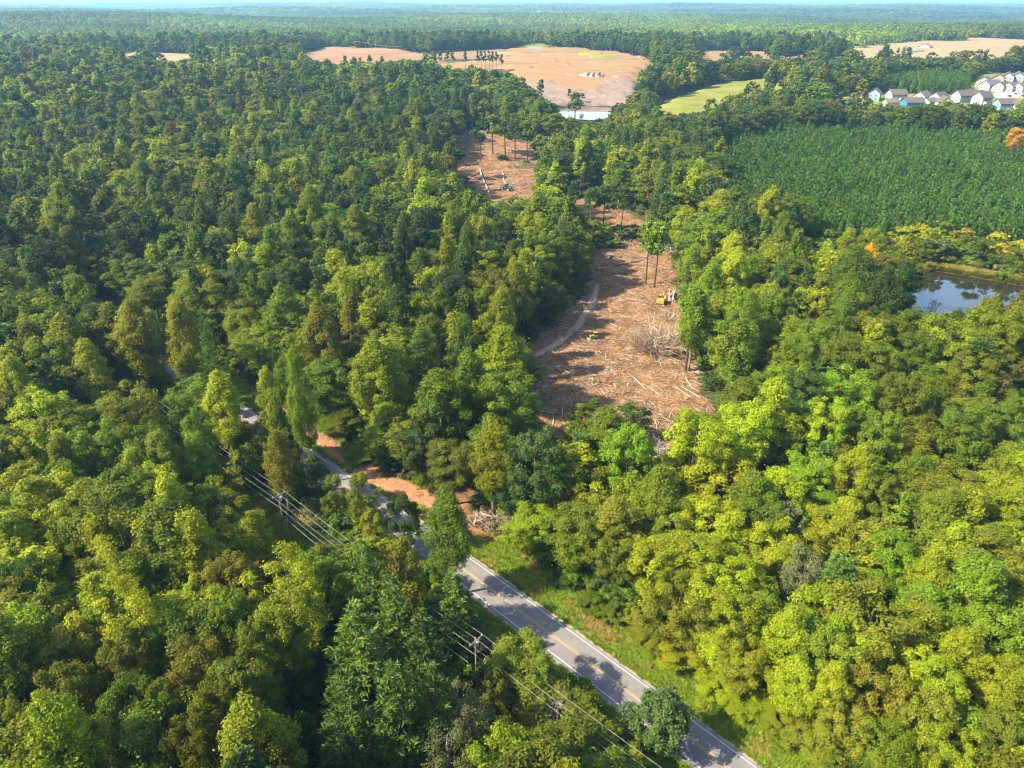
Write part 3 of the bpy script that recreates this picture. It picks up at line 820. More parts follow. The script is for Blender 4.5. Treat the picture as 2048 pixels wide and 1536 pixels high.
# visible openings in the photograph: crowns must not stand in front of them
KEEP = [
    [(605, 872), (630, 860), (700, 900), (770, 948), (850, 974), (905, 962), (925, 985), (880, 1030), (858, 1060), (790, 1025), (745, 1000), (690, 970), (650, 945)],
    [(945, 1095), (985, 1105), (1140, 1205), (1300, 1335), (1420, 1435), (1560, 1540), (1380, 1540), (1370, 1500), (1262, 1440), (1180, 1365), (1090, 1305), (1000, 1265), (950, 1235), (940, 1160)],
    [(940, 1040), (990, 1020), (1010, 1050), (975, 1090), (950, 1080)],
    [(1205, 580), (1195, 545), (1205, 505), (1240, 478), (1290, 480), (1335, 520), (1343, 600), (1350, 660), (1362, 720), (1395, 790), (1415, 828), (1330, 850), (1300, 878), (1292, 830), (1265, 800), (1235, 830), (1225, 815), (1190, 780), (1150, 805), (1130, 850), (1105, 850), (1108, 790), (1100, 715), (1078, 708), (1105, 690), (1150, 660), (1190, 620)],
    [(935, 270), (1050, 300), (1062, 330), (1068, 392), (990, 398), (935, 375), (915, 345), (930, 310)],
    [(1140, 388), (1175, 397), (1210, 420), (1250, 428), (1300, 448), (1290, 462), (1235, 446), (1190, 432), (1150, 412)],
    [(1118, 220), (1142, 214), (1215, 214), (1218, 236), (1165, 241), (1130, 234)],
    [(1832, 546), (1860, 541), (1940, 552), (2048, 572), (2048, 618), (2000, 606), (1965, 590), (1930, 612), (1890, 628), (1836, 630)],
    [(872, 112), (935, 105), (1090, 100), (1160, 104), (1312, 124), (1290, 140), (1275, 160), (1262, 190), (1250, 205), (1110, 208), (1085, 190), (1050, 158), (1005, 141), (960, 136), (935, 138), (905, 130), (880, 134)],
    [(1035, 99), (1060, 90), (1090, 90), (1095, 100)],
    [(602, 112), (640, 99), (700, 96), (790, 104), (850, 112), (835, 120), (800, 116), (765, 124), (725, 121), (690, 130), (640, 122)],
    [(240, 111), (300, 106), (440, 116), (465, 125), (420, 122), (380, 117), (340, 122), (262, 118)],
    [(1312, 218), (1350, 198), (1430, 175), (1560, 164), (1575, 176), (1440, 192), (1430, 220), (1340, 226)],
    [(1382, 109), (1400, 103), (1480, 103), (1600, 107), (1630, 113), (1560, 119), (1480, 114), (1440, 121), (1405, 120)],
    [(1650, 113), (1700, 100), (1800, 91), (1915, 80), (2060, 84), (2060, 106), (2010, 112), (1960, 124), (1900, 112), (1850, 117), (1790, 111), (1760, 118), (1715, 114)],
    [(1672, 204), (1700, 186), (1780, 184), (1840, 194), (1940, 176), (1950, 152), (2048, 148), (2048, 217), (1990, 214), (1960, 204), (1900, 203), (1830, 212), (1805, 212), (1780, 205), (1700, 203)],
    [(445, 925), (560, 985), (690, 1080), (680, 1105), (600, 1092), (545, 1045), (470, 985), (440, 945)],
]
def blocks(px, py):
    b = np.zeros(np.shape(px), bool)
    for k in KEEP: b |= inpoly(k, px, py)
    return b

NOGROW = [Gp(KNOLL_PX), CLEAR_W, UPPER_W, FIELD_W, MAUVE_W, RED_W, MEADOW_W, EAST_W, EAST2_W, WEST_W, FARW_W, YARD_W, PONDS[0][0], PONDS[1][0], Gp(PAD_PX), Gp(BANK_PX)]
def road_d(X, Y):
    """distance outward from the right edge line: negative on the far side, positive toward the near side"""
    d = np.full(np.shape(X), 1e9); sg = np.zeros(np.shape(X))
    for i in range(0, len(RLs), 2):
        dx = X - RLs[i, 0]; dy = Y - RLs[i, 1]; q = np.hypot(dx, dy)
        m = q < d
        d = np.where(m, q, d); sg = np.where(m, dx * RN[i, 0] + dy * RN[i, 1], sg)
    return np.where(d < 60, sg, np.sign(sg + 1e-6) * d)

TREES = []   # X, Y, H, cw, tone, kind, featured
def feat(px, py, w, tone, kind, H=None, cz=None):
    if kind == 'S' and w > 84: kind = 'O'; H = 13 if H is None else H
    H0 = dict(P=27, O=23, S=11, L=16, W=25, T=25, Y=11, C=11.5, B=27)[kind] if H is None else H
    if H is None and px > 1020 and py > 940 and kind in 'PO': H0 *= .68      # the lower thicket past the road
    if H is None and px == 908: H0 = 18
    cz0 = dict(P=.68, O=.70, S=.55, L=.62, W=.55, T=.78, Y=.5, C=.6, B=.76)[kind] if cz is None else cz
    for _ in range(16):          # nobody plants a tree on the asphalt: a lower or taller one stands clear of it
        p = G(px, py, H0 * cz0)
        rd = float(road_d(np.array([p[0]]), np.array([p[1]]))[0])
        if -9.2 < rd <= 2.0 and kind != 'C': H0 *= .92
        elif 2.0 < rd < ROADW + 2.5 and kind != 'C': H0 *= 1.06
        elif kind == 'P' and H0 > 2.7 * w * (p[1] * CP + (CAM_H - p[2] - H0 * cz0) * SP) / FPX and p[1] < 320: H0 *= .93
        else: break
    zz = (p[1] * CP + (CAM_H - p[2] - H0 * cz0) * SP)
    TREES.append([p[0], p[1], H0, w * zz / FPX, tone, kind, True])

F = """60 1000 110 ol O|137 983 85 g O|280 962 90 yg P|322 998 105 yg O|232 1037 130 ol O|397 925 72 lg P|430 1000 62 dg S|331 925 85 g P|463 1056 60 yg P|513 1086 90 yg P|393 1107 115 yg P|265 1173 100 yg P|190 1181 84 ol P|393 1219 76 yg P|464 1256 112 g O|579 1181 142 yg O|579 1264 132 yg O|83 1264 140 ol O|232 1256 112 g O|137 1335 132 ol O|257 1347 122 ol O|406 1355 122 ol O|488 1388 130 ol O|25 1376 100 ol P|145 1417 122 ol O|269 1438 130 g O|435 1450 110 ol O|124 1508 130 yg O|393 1512 104 ol O|25 925 90 dg O|690 1196 70 yg P|640 1130 60 ol P|560 1470 90 g S|30 1060 90 g O|150 1090 100 g O|330 1290 100 g O|60 1190 100 dg O|520 1310 100 g O|30 1480 110 ol O|220 1530 120 ol O|330 1450 90 g O|510 1500 90 dg S|
735 1188 125 wp W|908 1212 118 wp W|722 1322 190 wp W|850 1335 150 pn W|800 1445 185 wp W|608 1478 105 wp Y|925 1445 105 gy L|985 1400 70 ol S|900 1510 110 gy L|1045 1325 130 ol S|1000 1500 100 ol S|1060 1520 110 ol S|
807 1150 104 ol P|760 1170 70 g S|895 1052 104 g P|617 1364 64 g S|720 1133 74 ol S|741 1066 62 yg S|806 1046 66 dg S|669 994 54 g S|560 918 76 ol P|618 958 80 dg S|447 810 92 yg P|400 880 72 g O|539 795 62 yg P|600 800 60 g P|480 880 70 ol S|500 930 60 g S|
1322 1440 118 pn C|1441 955 150 yg O|1615 954 112 lg O|1425 1050 150 yg O|1566 1062 76 gy L|1657 1066 112 yg O|1752 991 78 g O|1897 985 142 ol O|2000 954 76 ol O|1773 1119 112 lg O|1909 1099 94 yg P|1947 1182 76 ol P|1599 1160 84 gy L|1462 1169 122 yg O|1740 1240 215 ol O|1980 1270 152 g O|1462 1240 116 yg O|1574 1273 104 yg P|1483 1320 112 ol O|1590 1362 104 yg P|1660 1376 84 yg P|1930 1032 104 yg P|2021 1024 100 yg P|1855 1152 90 yg P|1752 1368 112 ol O|2000 1376 104 yg O|1690 1450 112 ol O|1773 1500 112 g O|1897 1513 110 yg O|1640 1490 100 ol L|2000 1480 110 ol O|1530 1210 70 g S|1870 1380 110 yg O|1860 1440 110 ol O|
1067 1052 112 yg O|1158 1063 132 g O|1248 1010 122 yg O|1230 1107 100 g O|1183 1204 62 g S|1226 1226 58 g S|1302 1132 122 yg O|1393 1125 132 yg O|1357 1215 132 ol O|1420 1195 100 yg O|1302 1265 92 ol S|1385 1290 122 yg O|1447 1298 100 yg O|1435 1375 92 yg S|1495 1400 92 yg S|1560 1440 90 ol S|1130 1150 70 dg S|1340 1050 110 g O|
700 590 122 yg P|745 665 92 yg P|615 690 112 g O|655 770 112 g O|775 745 130 yg P|845 720 90 g P|1010 715 112 yg P|1005 800 132 g O|880 805 112 g P|775 850 100 yg P|690 840 92 g P|840 890 100 dg O|905 925 112 ol O|985 905 92 yg P|1070 925 122 dg O|1015 965 92 dg S|1185 838 90 g S|1266 846 72 dg S|1255 912 112 lg O|1150 890 80 g S|1390 890 130 yg O|1490 870 120 yg O|1540 830 112 yg P|940 770 90 g P|930 690 80 g P|580 740 80 g P|720 900 80 g S|780 920 80 dg S|860 960 60 g S|
263 671 78 yg P|308 667 58 yg P|372 685 84 yg P|137 695 92 yg P|185 746 92 yg P|123 602 72 pn T|191 647 84 pn T|499 698 58 dg S|430 739 74 wp W|536 540 94 yg P|677 551 84 yg P|410 561 150 dg O|266 551 92 g O|608 650 100 g O|51 534 102 dg O|58 630 74 dg O|41 790 64 g S|89 842 132 yg O|260 825 112 ol O|383 835 66 gy S|290 905 100 g O|547 705 56 yg P|30 690 70 pn T|100 760 70 pn T|200 910 110 g O|60 920 90 yg O|
1391 635 72 g P|1483 700 92 lg P|1534 622 66 yg P|1574 669 92 gy L|1592 717 74 g O|1687 637 74 g P|1826 662 92 g O|1804 680 54 yg S|1840 712 84 g O|1939 758 94 ol O|1976 648 64 yg P|1903 668 60 g P|2012 668 62 yg P|1994 685 92 yg O|1957 722 84 pn T|1683 788 104 lg O|1840 810 104 g O|1782 801 84 g O|1647 856 92 yg O|1720 880 56 br L|1928 868 112 g O|2030 850 94 g O|1600 790 90 dg O|1550 740 80 ol L|1680 720 90 g O|1750 740 90 g O|1760 880 80 g O|1850 900 80 ol L|1690 950 90 ol L|
1733 528 46 og P|1712 556 40 ye S|1740 490 52 yg O|1690 505 60 yg P|1650 520 50 yg P|1800 478 52 ye S|1838 470 52 ye S|1880 466 50 yg S|1925 478 44 ye S|1990 490 50 ye S|2030 506 46 ye S|1886 500 46 gy S|1780 540 56 g O|1810 560 60 dg O|2036 278 46 og O|1500 560 70 g P|1440 420 90 yg P|1400 480 84 g P|1465 520 80 yg P|1385 540 70 g P|1420 580 70 lg P|1540 540 60 yg P|1130 470 60 ol P|1160 500 60 ol O|1080 430 60 dg O|
1075 285 44 ol S|912 295 46 dg B|1080 300 40 g S|1300 470 40 g B|1318 478 44 g B|1245 400 50 pn T|1210 395 50 pn T|1185 400 46 pn T|1150 385 40 pn T|1125 370 40 pn T|985 250 36 g B|1010 255 34 g B|1030 262 36 dg B|1055 262 30 g B|960 262 34 dg B|1360 400 60 g B|1335 410 50 dg T|1386 620 60 g B|1470 690 66 g B|1090 330 46 g P|1110 385 60 g P|955 113 10 dg T|962 112 10 g T|970 113 11 dg T|978 112 10 g T|985 113 10 dg T|993 113 9 g T|1003 118 9 g T|1083 172 16 dg T|1078 178 14 g T|905 112 12 ol T|895 110 13 g T|880 112 13 g T|868 114 14 g T|930 113 12 g T|690 122 12 g T|720 126 11 ol T|740 122 13 g T|765 124 12 ol T"""
feat(1115, 1440, 180, 'ol', 'L', H=9)
feat(724, 1003, 66, 'g', 'S', H=14)
feat(572, 862, 60, 'g', 'S', H=13)
feat(545, 850, 70, 'ol', 'O', H=16)
for ln in F.replace("\n", "").split("|"):
    q = ln.split()
    feat(float(q[0]), float(q[1]), float(q[2]), q[3], q[4])
feat(1139, 186, 10, 'dg', 'T', H=15)
feat(1164, 192, 12, 'br', 'T', H=11)
for q in [(1165, 482, 52, 'dg', 8), (1198, 470, 46, 'g', 7), (1238, 466, 46, 'dg', 7), (1272, 462, 40, 'gy', 6), (1222, 484, 40, 'g', 5), (1290, 476, 36, 'ol', 5), (1080, 335, 34, 'gy', 6), (1105, 335, 36, 'dg', 6), (935, 375, 40, 'g', 6), (925, 360, 34, 'ol', 5), (950, 392, 36, 'dg', 5), (1050, 325, 26, 'g', 4), (1005, 315, 20, 'lg', 4)]:
    feat(q[0], q[1], q[2], q[3], 'S', H=q[4])
for q in [(700, 1450, 170), (870, 1435, 150), (790, 1250, 120)]: feat(q[0], q[1], q[2], 'wp', 'W', H=23)
NF = len(TREES)

def tone_for(px, py, rng):
    def pick(**w):
        k = list(w); p = np.array([w[i] for i in k], float); return k[rng.choice(len(k), p=p / p.sum())]
    if py < 105: return pick(dg=.5, g=.38, ol=.12)
    if px < 560 and py < 330: return pick(dg=.30, g=.32, ol=.12, yg=.245, br=.015)
    if px < 1090 and py < 330: return pick(dg=.5, g=.3, ol=.13, yg=.07)
    if px > 1090 and py < 300: return pick(dg=.40, g=.30, ol=.25, yg=.05)
    if px < 1050 and py < 640: return pick(dg=.27, g=.36, yg=.26, ol=.10, br=.01)
    if px > 1050 and py < 620: return pick(dg=.22, g=.45, yg=.2, ol=.13)
    if px < 900: return pick(g=.26, yg=.44, ol=.27, dg=.03)
    return pick(g=.45, yg=.36, ol=.15, gy=.03, br=.01)

def fill(r0, r1, step, jit, amax=46):
    rng = np.random.default_rng(int(r0) + 5)
    lim = math.tan(math.radians(amax))
    ys = np.arange(max(r0 * .7, 36), r1, step * .87)
    out = []
    for j, y in enumerate(ys):
        xs = np.arange(-y * lim - 45, y * lim + 30, step) + (step / 2 if j % 2 else 0)
        out.append(np.c_[xs, np.full(len(xs), y)])
    P = np.concatenate(out) + rng.uniform(-jit, jit, (sum(map(len, out)), 2)) * step
    R = np.hypot(P[:, 0], P[:, 1])
    P = P[(R >= r0) & (R < r1)]
    bad = np.zeros(len(P), bool)
    for poly in NOGROW: bad |= seg_sd(poly, P[:, 0], P[:, 1]) > -1.5
    return P[~bad], rng

FX = np.array([[t[0], t[1], t[3]] for t in TREES])
def near_feature(P, k=.42):
    a_, b_, _ = proj(P[:, 0], P[:, 1], np.full(len(P), 15.0))
    m = inpoly([(600, 1160), (950, 1170), (1010, 1290), (1010, 1700), (560, 1700)], a_, b_)      # the pine group stands alone
    for x, y, w in FX: m |= np.hypot(P[:, 0] - x, P[:, 1] - y) < max(2.6, w * k)
    return m

# corridor of the power line (near side of the road)
def in_corridor(X, Y):
    rd = road_d(X, Y)
    return (rd > 17) & (rd < 30) & (Y < 175) & (Y > 104)

def crown_px(X, Y, Z, H, cw):
    """sample points of a crown in the photograph"""
    xs, ys = [], []
    for dx, fz in ((0, 1.0), (0, .8), (-.42, .72), (.42, .72), (-.5, .55), (.5, .55), (0, .5), (-.25, .92), (.25, .92)):
        a, b, _ = proj(X + dx * cw, Y, Z + H * fz); xs.append(a); ys.append(b)
    return np.array(xs), np.array(ys)

def place(P, rng, hs, far=False):
    n = len(P)
    kinds = rng.choice(['P', 'O', 'S', 'L', 'T'], n, p=[.40, .43, .06, .04, .07])
    H = np.array([dict(P=27, O=23, S=12, L=16, T=24)[k] for k in kinds]) * rng.uniform(.68, 1.18, n) * hs
    cw = np.array([dict(P=10.2, O=12.6, S=8, L=9.5, T=6.5)[k] for k in kinds]) * rng.uniform(.8, 1.3, n) * np.where(np.hypot(P[:, 0], P[:, 1]) > 650, 1.5, np.where(np.hypot(P[:, 0], P[:, 1]) > 300, 1.15, 1.0))
    go = np.ones(n, bool)
    if not far:
        rd = road_d(P[:, 0], P[:, 1])
        go &= ~((rd > -9.0) & (rd < ROADW + 4.0)) & ~in_corridor(P[:, 0], P[:, 1])
        sm = (rd > ROADW) & (rd < 14)
        H = np.where(sm, H * .62, H); cw = np.where(sm, cw * .8, cw)
        thick = (rd < -8) & (P[:, 1] < 170) & (P[:, 0] > -14)
        H = np.where(thick, H * .66, H)
        up = (P[:, 1] > 92) & (P[:, 1] < 147) & (rd > ROADW)
        H = np.where(up & (rd < 30), np.minimum(H, np.maximum(rd * .55, 5)), np.where(up & (rd < 43), np.minimum(H, 15), H))
        lit = (P[:, 1] <= 92) & (rd > ROADW) & (rd < 34)          # the sunlit lower stretch of road
        H = np.where(lit, np.minimum(H, np.maximum((rd - 7) * .8, 4)), H); cw = np.where(lit & (H < 12), np.minimum(cw, 6.5), cw)
    pd = seg_sd(PONDS[1][0], P[:, 0], P[:, 1])
    low = (pd > -48) & (P[:, 1] > 245)
    H = np.where(low, H * .42, H)
    P = P[go]; H = H[go]; cw = cw[go]; kinds = kinds[go]; n = len(P)
    Z = h(P[:, 0], P[:, 1])
    done = np.zeros(n, bool); ff = np.zeros(n)
    for f in (1.0, .72, .48, .3):
        xs, ys = crown_px(P[:, 0], P[:, 1], Z, H * f, cw * (.4 + .6 * f))
        okk = ~blocks(xs, ys).any(0)
        if far: okk |= rng.uniform(size=n) < .03
        ff = np.where(okk & ~done, f, ff); done |= okk
    for i in np.where(done)[0]:
        f = ff[i]; k = kinds[i]; hi = H[i] * f; ci = cw[i] * (.4 + .6 * f)
        if (f < .8 or hi < 13) and k != 'T': k = 'S'; ci = min(ci, hi * .95)
        px, py, _ = proj(P[i, 0], P[i, 1], Z[i] + hi * .7)
        t = 'pn' if k == 'T' else tone_for(float(px), float(py), rng)
        TREES.append([P[i, 0], P[i, 1], hi, ci, t, k, False])

P, rng = fill(38, 240, 7.4, .32)
P = P[~near_feature(P)]
P = P[~(seg_sd(PINE_W, P[:, 0], P[:, 1]) > -2)]
place(P, rng, 1.0)
# leafy edge along the far verge
erng = np.random.default_rng(77)
kk = np.arange(0, len(RLs), 1)
E = RLs[kk] + RN[kk] * erng.uniform(-13.5, -9.6, len(kk))[:, None]
E = E[(seg_sd(Gp(PAD_PX), E[:, 0], E[:, 1]) < -2)]
for x_, y_ in E:
    H_ = erng.uniform(3.5, 8.5); c_ = erng.uniform(4, 6.5)
    for f_ in (1, .6, .4):
        xs, ys = crown_px(np.array([x_]), np.array([y_]), 0.0, H_ * f_, c_ * f_)
        if not blocks(xs, ys).any():
            TREES.append([x_, y_, H_ * f_, c_ * (.5 + .5 * f_), erng.choice(['g', 'lg', 'yg', 'ol', 'dg']), 'S', False]); break
P, rng = fill(240, 650, 8.8, .36)
P = P[~near_feature(P)]
P = P[~(seg_sd(PINE_W, P[:, 0], P[:, 1]) > -2)]
place(P, rng, 1.0)
N_MID = len(TREES)
P, rng = fill(650, 1500, 12.5, .38, 42)
P = P[~(seg_sd(PINE_W, P[:, 0], P[:, 1]) > -2)]
P = P[~(seg_sd(PINE2_W, P[:, 0], P[:, 1]) > -2)]
place(P, rng, 1.0, far=True)
print("trees placed", NF, N_MID, len(TREES))

# ------------------------------------------------------------------ individual trees and the woodland masses
TR = TREES
TX = np.array([t[0] for t in TR]); TY = np.array([t[1] for t in TR]); TH = np.array([t[2] for t in TR]); TC = np.array([t[3] for t in TR])
TZ = h(TX, TY)
TPX, TPY, TZC = proj(TX, TY, TZ + TH * .68)
half = TC / TZC * FPX / 2
inview = (TPX > -half * .6) & (TPX < 2048 + half * .6) & (TPY < 1536 + half * .9) & (TPY > 0)
app = TC / TZC * inview

# hidden crowns are not counted among those that show: rough front-to-back cover test in the picture
order = np.argsort(TZC)
cov = np.zeros((192, 256), bool)
vis = np.zeros(len(TR))
for i in order:
    if not inview[i]: continue
    hw = max(half[i] * .8, 4) / 8; hh = max(half[i] * .9, 4) / 8
    cx_, cy_ = TPX[i] / 8, TPY[i] / 8
    x0, x1 = int(max(0, cx_ - hw)), int(min(256, cx_ + hw + 1)); y0, y1 = int(max(0, cy_ - hh)), int(min(192, cy_ + hh + 1))
    if x1 <= x0 or y1 <= y0: continue
    w = cov[y0:y1, x0:x1]
    vis[i] = 1 - w.mean() if w.size else 0
    cov[y0:y1, x0:x1] = True
KIND = np.array([t[5] for t in TR])
broad = np.isin(KIND, list("POSLB"))
score = app * np.clip(vis * 1.6, 0, 1) * (vis > .22)
cand = np.where(broad & (score > 0))[0]
single = set(cand[np.argsort(-score[cand])][:298].tolist())
pinec = np.where(np.isin(KIND, list("WT")) & (score > 0))[0]
single |= set(pinec[np.argsort(-score[pinec])][:40].tolist())
single |= set(np.where(np.isin(KIND, list("CY")))[0].tolist())
NAMES = dict(P="broadleaf_tree", O="broadleaf_tree", S="broadleaf_tree", L="broadleaf_tree", B="broadleaf_tree", W="pine_tree", T="pine_tree", Y="pine_tree", C="cedar_tree")
CAT = dict(W="pine tree", T="pine tree", Y="pine tree", C="cedar")
FORM = dict(P="tall oval tree", O="broad round-topped tree", S="low rounded tree", L="thin loose-leaved tree", B="tall bare-trunked tree", W="layered pine", T="slim pine", Y="young pine", C="cedar")

MARKS = [("utility pole with the crossarm", 565, 1000), ("clay pad by the road", 900, 1000), ("road at the bottom edge", 1440, 1500), ("shaded stretch of road", 1080, 1270),
         ("straw bank by the road", 700, 930), ("yellow excavator", 1323, 605), ("yellow bulldozer", 1188, 680), ("big brush pile", 1315, 675), ("roadside brush heap", 975, 1045),
         ("dark pond", 1930, 590), ("bottom left corner", 0, 1536), ("bottom right corner", 2048, 1536), ("left edge", 0, 768), ("right edge", 2048, 768),
         ("foot of the clearing", 1290, 870), ("upper clearing", 1000, 350), ("orange tree by the pond", 1733, 528), ("roadside cedar", 1322, 1440), ("tallest layered pine", 722, 1322),
         ("lower left edge", 0, 1150), ("lower right edge", 2048, 1150), ("bottom edge", 500, 1536), ("bottom edge past the road", 1750, 1536),
         ("bare trunks in the clearing", 1310, 500), ("dirt track", 1100, 690), ("white snag", 1475, 780), ("middle of the left wood", 400, 700), ("middle of the right wood", 1700, 900), ("left wood below the ridge", 300, 520)]
ORD = ["", "closest", "second closest", "third closest", "fourth closest", "fifth closest", "sixth closest", "seventh closest", "eighth closest", "ninth closest", "tenth closest", "eleventh closest", "twelfth closest", "thirteenth closest", "fourteenth closest", "fifteenth closest", "sixteenth closest", "seventeenth closest", "eighteenth closest", "nineteenth closest", "twentieth closest"]
def tree_labels(ids):
    cls = {}
    for i in ids: cls.setdefault((TR[i][4], TR[i][5]), []).append(i)
    out = {}
    for (tone, kind), L in cls.items():
        best = {}
        for nm, mx, my in MARKS:
            rk = sorted(L, key=lambda i: (TPX[i] - mx) ** 2 + (TPY[i] - my) ** 2)
            for r, i in enumerate(rk, 1):
                d = math.hypot(TPX[i] - mx, TPY[i] - my)
                best.setdefault(i, []).append((r, d, nm))
        for i in L:
            r, d, nm = min(best[i], key=lambda q: (q[0] > 20, q[1] * (1 + .12 * q[0])))
            r = min(r, 20)
            word = "%s %s" % (TONE_WORD[tone], FORM[kind])
            if len(L) == 1: out[i] = "%s near the %s" % (word, nm)
            else: out[i] = "%s, %s such to the %s" % (word, ORD[r], nm)
    return out
LAB = tree_labels(single)
SPECIAL = {}
def tint_of(tone, rng):
    c = np.array(TONES[tone])
    c = c * rng.uniform(.8, 1.2) * (1 + rng.normal(size=3) * np.array([.06, .04, .10]))
    return np.clip(c, .003, .6)
trng = np.random.default_rng(99)
TINT = np.array([tint_of(t[4], trng) for t in TR]) * (.72 + .56 * vnoise(TX, TY, 75, 4))[:, None]
VARI = trng.integers(0, 1000, len(TR)); TROT = trng.uniform(0, 6.28, len(TR))
for i in sorted(single, key=lambda i: TZC[i]):
    x, y, H, cw, tone, kind, ft = TR[i]
    p = PR[kind][VARI[i] % len(PR[kind])]
    o = empty(NAMES[kind], (x, y, TZ[i]), TROT[i])
    o.scale = (cw / p['cw'], cw / p['cw'], H / p['H'])
    tag(o, LAB[i], CAT.get(kind, "tree"), {"broadleaf_tree": "broadleaf trees of the wood", "pine_tree": "pines among the broadleaf trees"}.get(NAMES[kind]))
    t = obj("trunk", p['tm'], o); c = obj("crown", p['cm'], o)
    c["tint"] = [float(v) for v in TINT[i]]

# prototypes for the masses
mid_m = []; MIDX = {}
def low(kind, k, n, ls):
    p = PR[kind][k]['P']
    V, Q, var = p['crown']
    return p
def thin(kind, k, keep, grow, matl, matb):
    """the same crown with fewer, larger sprays"""
    p = PR[kind][k]
    V, Q, var = p['P']['crown']
    rng = np.random.default_rng(k + 5)
    m = rng.choice(len(Q), int(len(Q) * keep), replace=False)
    VV = V.reshape(-1, 4, 3)[m]; c = VV.mean(1, keepdims=True)
    VV = c + (VV - c) * grow
    P2 = dict(crown=(VV.reshape(-1, 3), np.arange(len(m) * 4).reshape(-1, 4), var[m]), trunk=p['P']['trunk'])
    return joined("w", P2, matl, matb)
spec_near = []; spec_mid = []; spec_far = []
for kind in "POSLTBWC":
    for k in range(len(PR[kind])):
        p = PR[kind][k]
        MIDX[(kind, k)] = len(spec_near)
        spec_near.append(thin(kind, k, .55, 1.34, p['lm'], p['bm']))
        spec_mid.append(thin(kind, k, .2, 2.2, p['lm'], p['bm']))
        spec_far.append(thin(kind, k, .052, 4.1, p['lm'], p['bm']))
C_near = proto_coll("wood_near", spec_near); C_mid = proto_coll("wood_mid", spec_mid); C_far = proto_coll("wood_far", spec_far)
def mass(name, ids, coll, label):
    ids = np.array(ids)
    idx = []; scl = []
    for i in ids:
        kind = TR[i][5]; k = VARI[i] % len(PR[kind]); p = PR[kind][k]
        idx.append(MIDX[(kind, k)]); scl.append((TR[i][3] / p['cw'], TR[i][3] / p['cw'], TR[i][2] / p['H']))
    scatter(name, coll, np.c_[TX[ids], TY[ids], TZ[ids]], TROT[ids], scl, TINT[ids], idx, label)
rest = [i for i in range(len(TR)) if i not in single]
RR = np.hypot(TX, TY)
mass("near_woodland", [i for i in rest if RR[i] < 260], C_near, "the rest of the dense mixed wood around the road and clearing")
mass("woodland", [i for i in rest if 260 <= RR[i] < 650], C_mid, "unbroken mixed woodland stretching away behind the clearing")
mass("distant_woodland", [i for i in rest if RR[i] >= 650], C_far, "hazy woodland around the far fields and houses")

# planted pines
def plantation(poly, step, hs, rng):
    P_ = np.array(poly); x0, y0 = P_.min(0); x1, y1 = P_.max(0)
    X, Y = np.meshgrid(np.arange(x0, x1, step), np.arange(y0, y1, step))
    X = X.ravel() + rng.normal(size=X.size) * step * .16; Y = Y.ravel() + rng.normal(size=Y.size) * step * .16
    m = seg_sd(poly, X, Y) > 0
    X, Y = X[m], Y[m]
    px, py, zc = proj(X, Y, h(X, Y) + 8)
    m = (px > -60) & (px < 2130)
    return X[m], Y[m]
prng = np.random.default_rng(3)
X1, Y1 = plantation(PINE_W, 3.7, 1, prng); X2, Y2 = plantation(PINE2_W, 4.2, 1, prng)
PX_ = np.r_[X1, X2]; PY_ = np.r_[Y1, Y2]; PZ_ = h(PX_, PY_)
PH_ = prng.uniform(9.5, 14.5, len(PX_)) * (.8 + .4 * vnoise(PX_, PY_, 25, 2)); PW_ = prng.uniform(3.8, 5.8, len(PX_)); PR_ = prng.uniform(0, 6.28, len(PX_)); PK_ = prng.integers(0, 4, len(PX_))
PT_ = np.array(TONES['wp'])[None, :] * prng.uniform(.62, 1.15, (len(PX_), 1)) * np.array([[.98, 1.1, 1]]) * (1 + prng.normal(size=(len(PX_), 3)) * .05)
a, b, _ = proj(PX_, PY_, PZ_ + PH_)      # nothing in front of the houses or the pond
PH_[blocks(a, b)] = 0
ok = PH_ > 0
ppx, ppy, pzc = proj(PX_, PY_, PZ_ + PH_ * .6)
sc_ = np.where(ok & (ppx > 5) & (ppx < 2043), PW_ / pzc, 0); sc_[:] = np.where(sc_ > 0, sc_, 0)
own = set(np.argsort(-sc_)[:290].tolist())
for i in own:
    p = PR['Y'][PK_[i]]
    o = empty("pine_tree", (PX_[i], PY_[i], PZ_[i]), PR_[i]); o.scale = (PW_[i] / p['cw'], PW_[i] / p['cw'], PH_[i] / p['H'])
    tag(o, "young pine along the near edge of the dense planted pine stand above the pond", "pine tree", "planted pines nearest the pond")
    obj("trunk", p['tm'], o); c = obj("crown", p['cm'], o); c["tint"] = [float(v) for v in PT_[i]]
C_pine = proto_coll("planted", [thin('Y', k, .45, 1.5, M['needle'], BK) for k in range(4)])
rs = np.array([i for i in range(len(PX_)) if i not in own and ok[i]])
scatter("pine_plantation", C_pine, np.c_[PX_, PY_, PZ_][rs], PR_[rs], np.c_[PW_ / 3.9, PW_ / 3.9, PH_ / 11][rs], PT_[rs], PK_[rs], "dense dark green planted pine stand filling the slope above the pond")

# understory
urng = np.random.default_rng(21)
def shrub(seed, n, ls, H, cw):
    return broadleaf(seed, H, cw, H * .96, 12, .62, n, ls, 'S')
C_sh = proto_coll("understory", [joined("s", shrub(200 + k, 900, .17, 2.6, 3.6), LN, BK) for k in range(4)])
P, _ = fill(38, 420, 3.6, .4)
Zp = h(P[:, 0], P[:, 1]); rd = road_d(P[:, 0], P[:, 1])
hh = urng.uniform(1.2, 4.2, len(P)) * np.where((rd < -8) & (rd > -13), .7, 1)
m = ~((rd > -8.2) & (rd < ROADW + 3.2))
a, b, _ = proj(P[:, 0], P[:, 1], Zp + hh)
cor = in_corridor(P[:, 0], P[:, 1])
m &= ~(blocks(a, b) & ~cor) & ~(seg_sd(PINE_W, P[:, 0], P[:, 1]) > 3)
m &= ~(seg_sd(Gp(STRAW_PX), P[:, 0], P[:, 1]) > -.5)
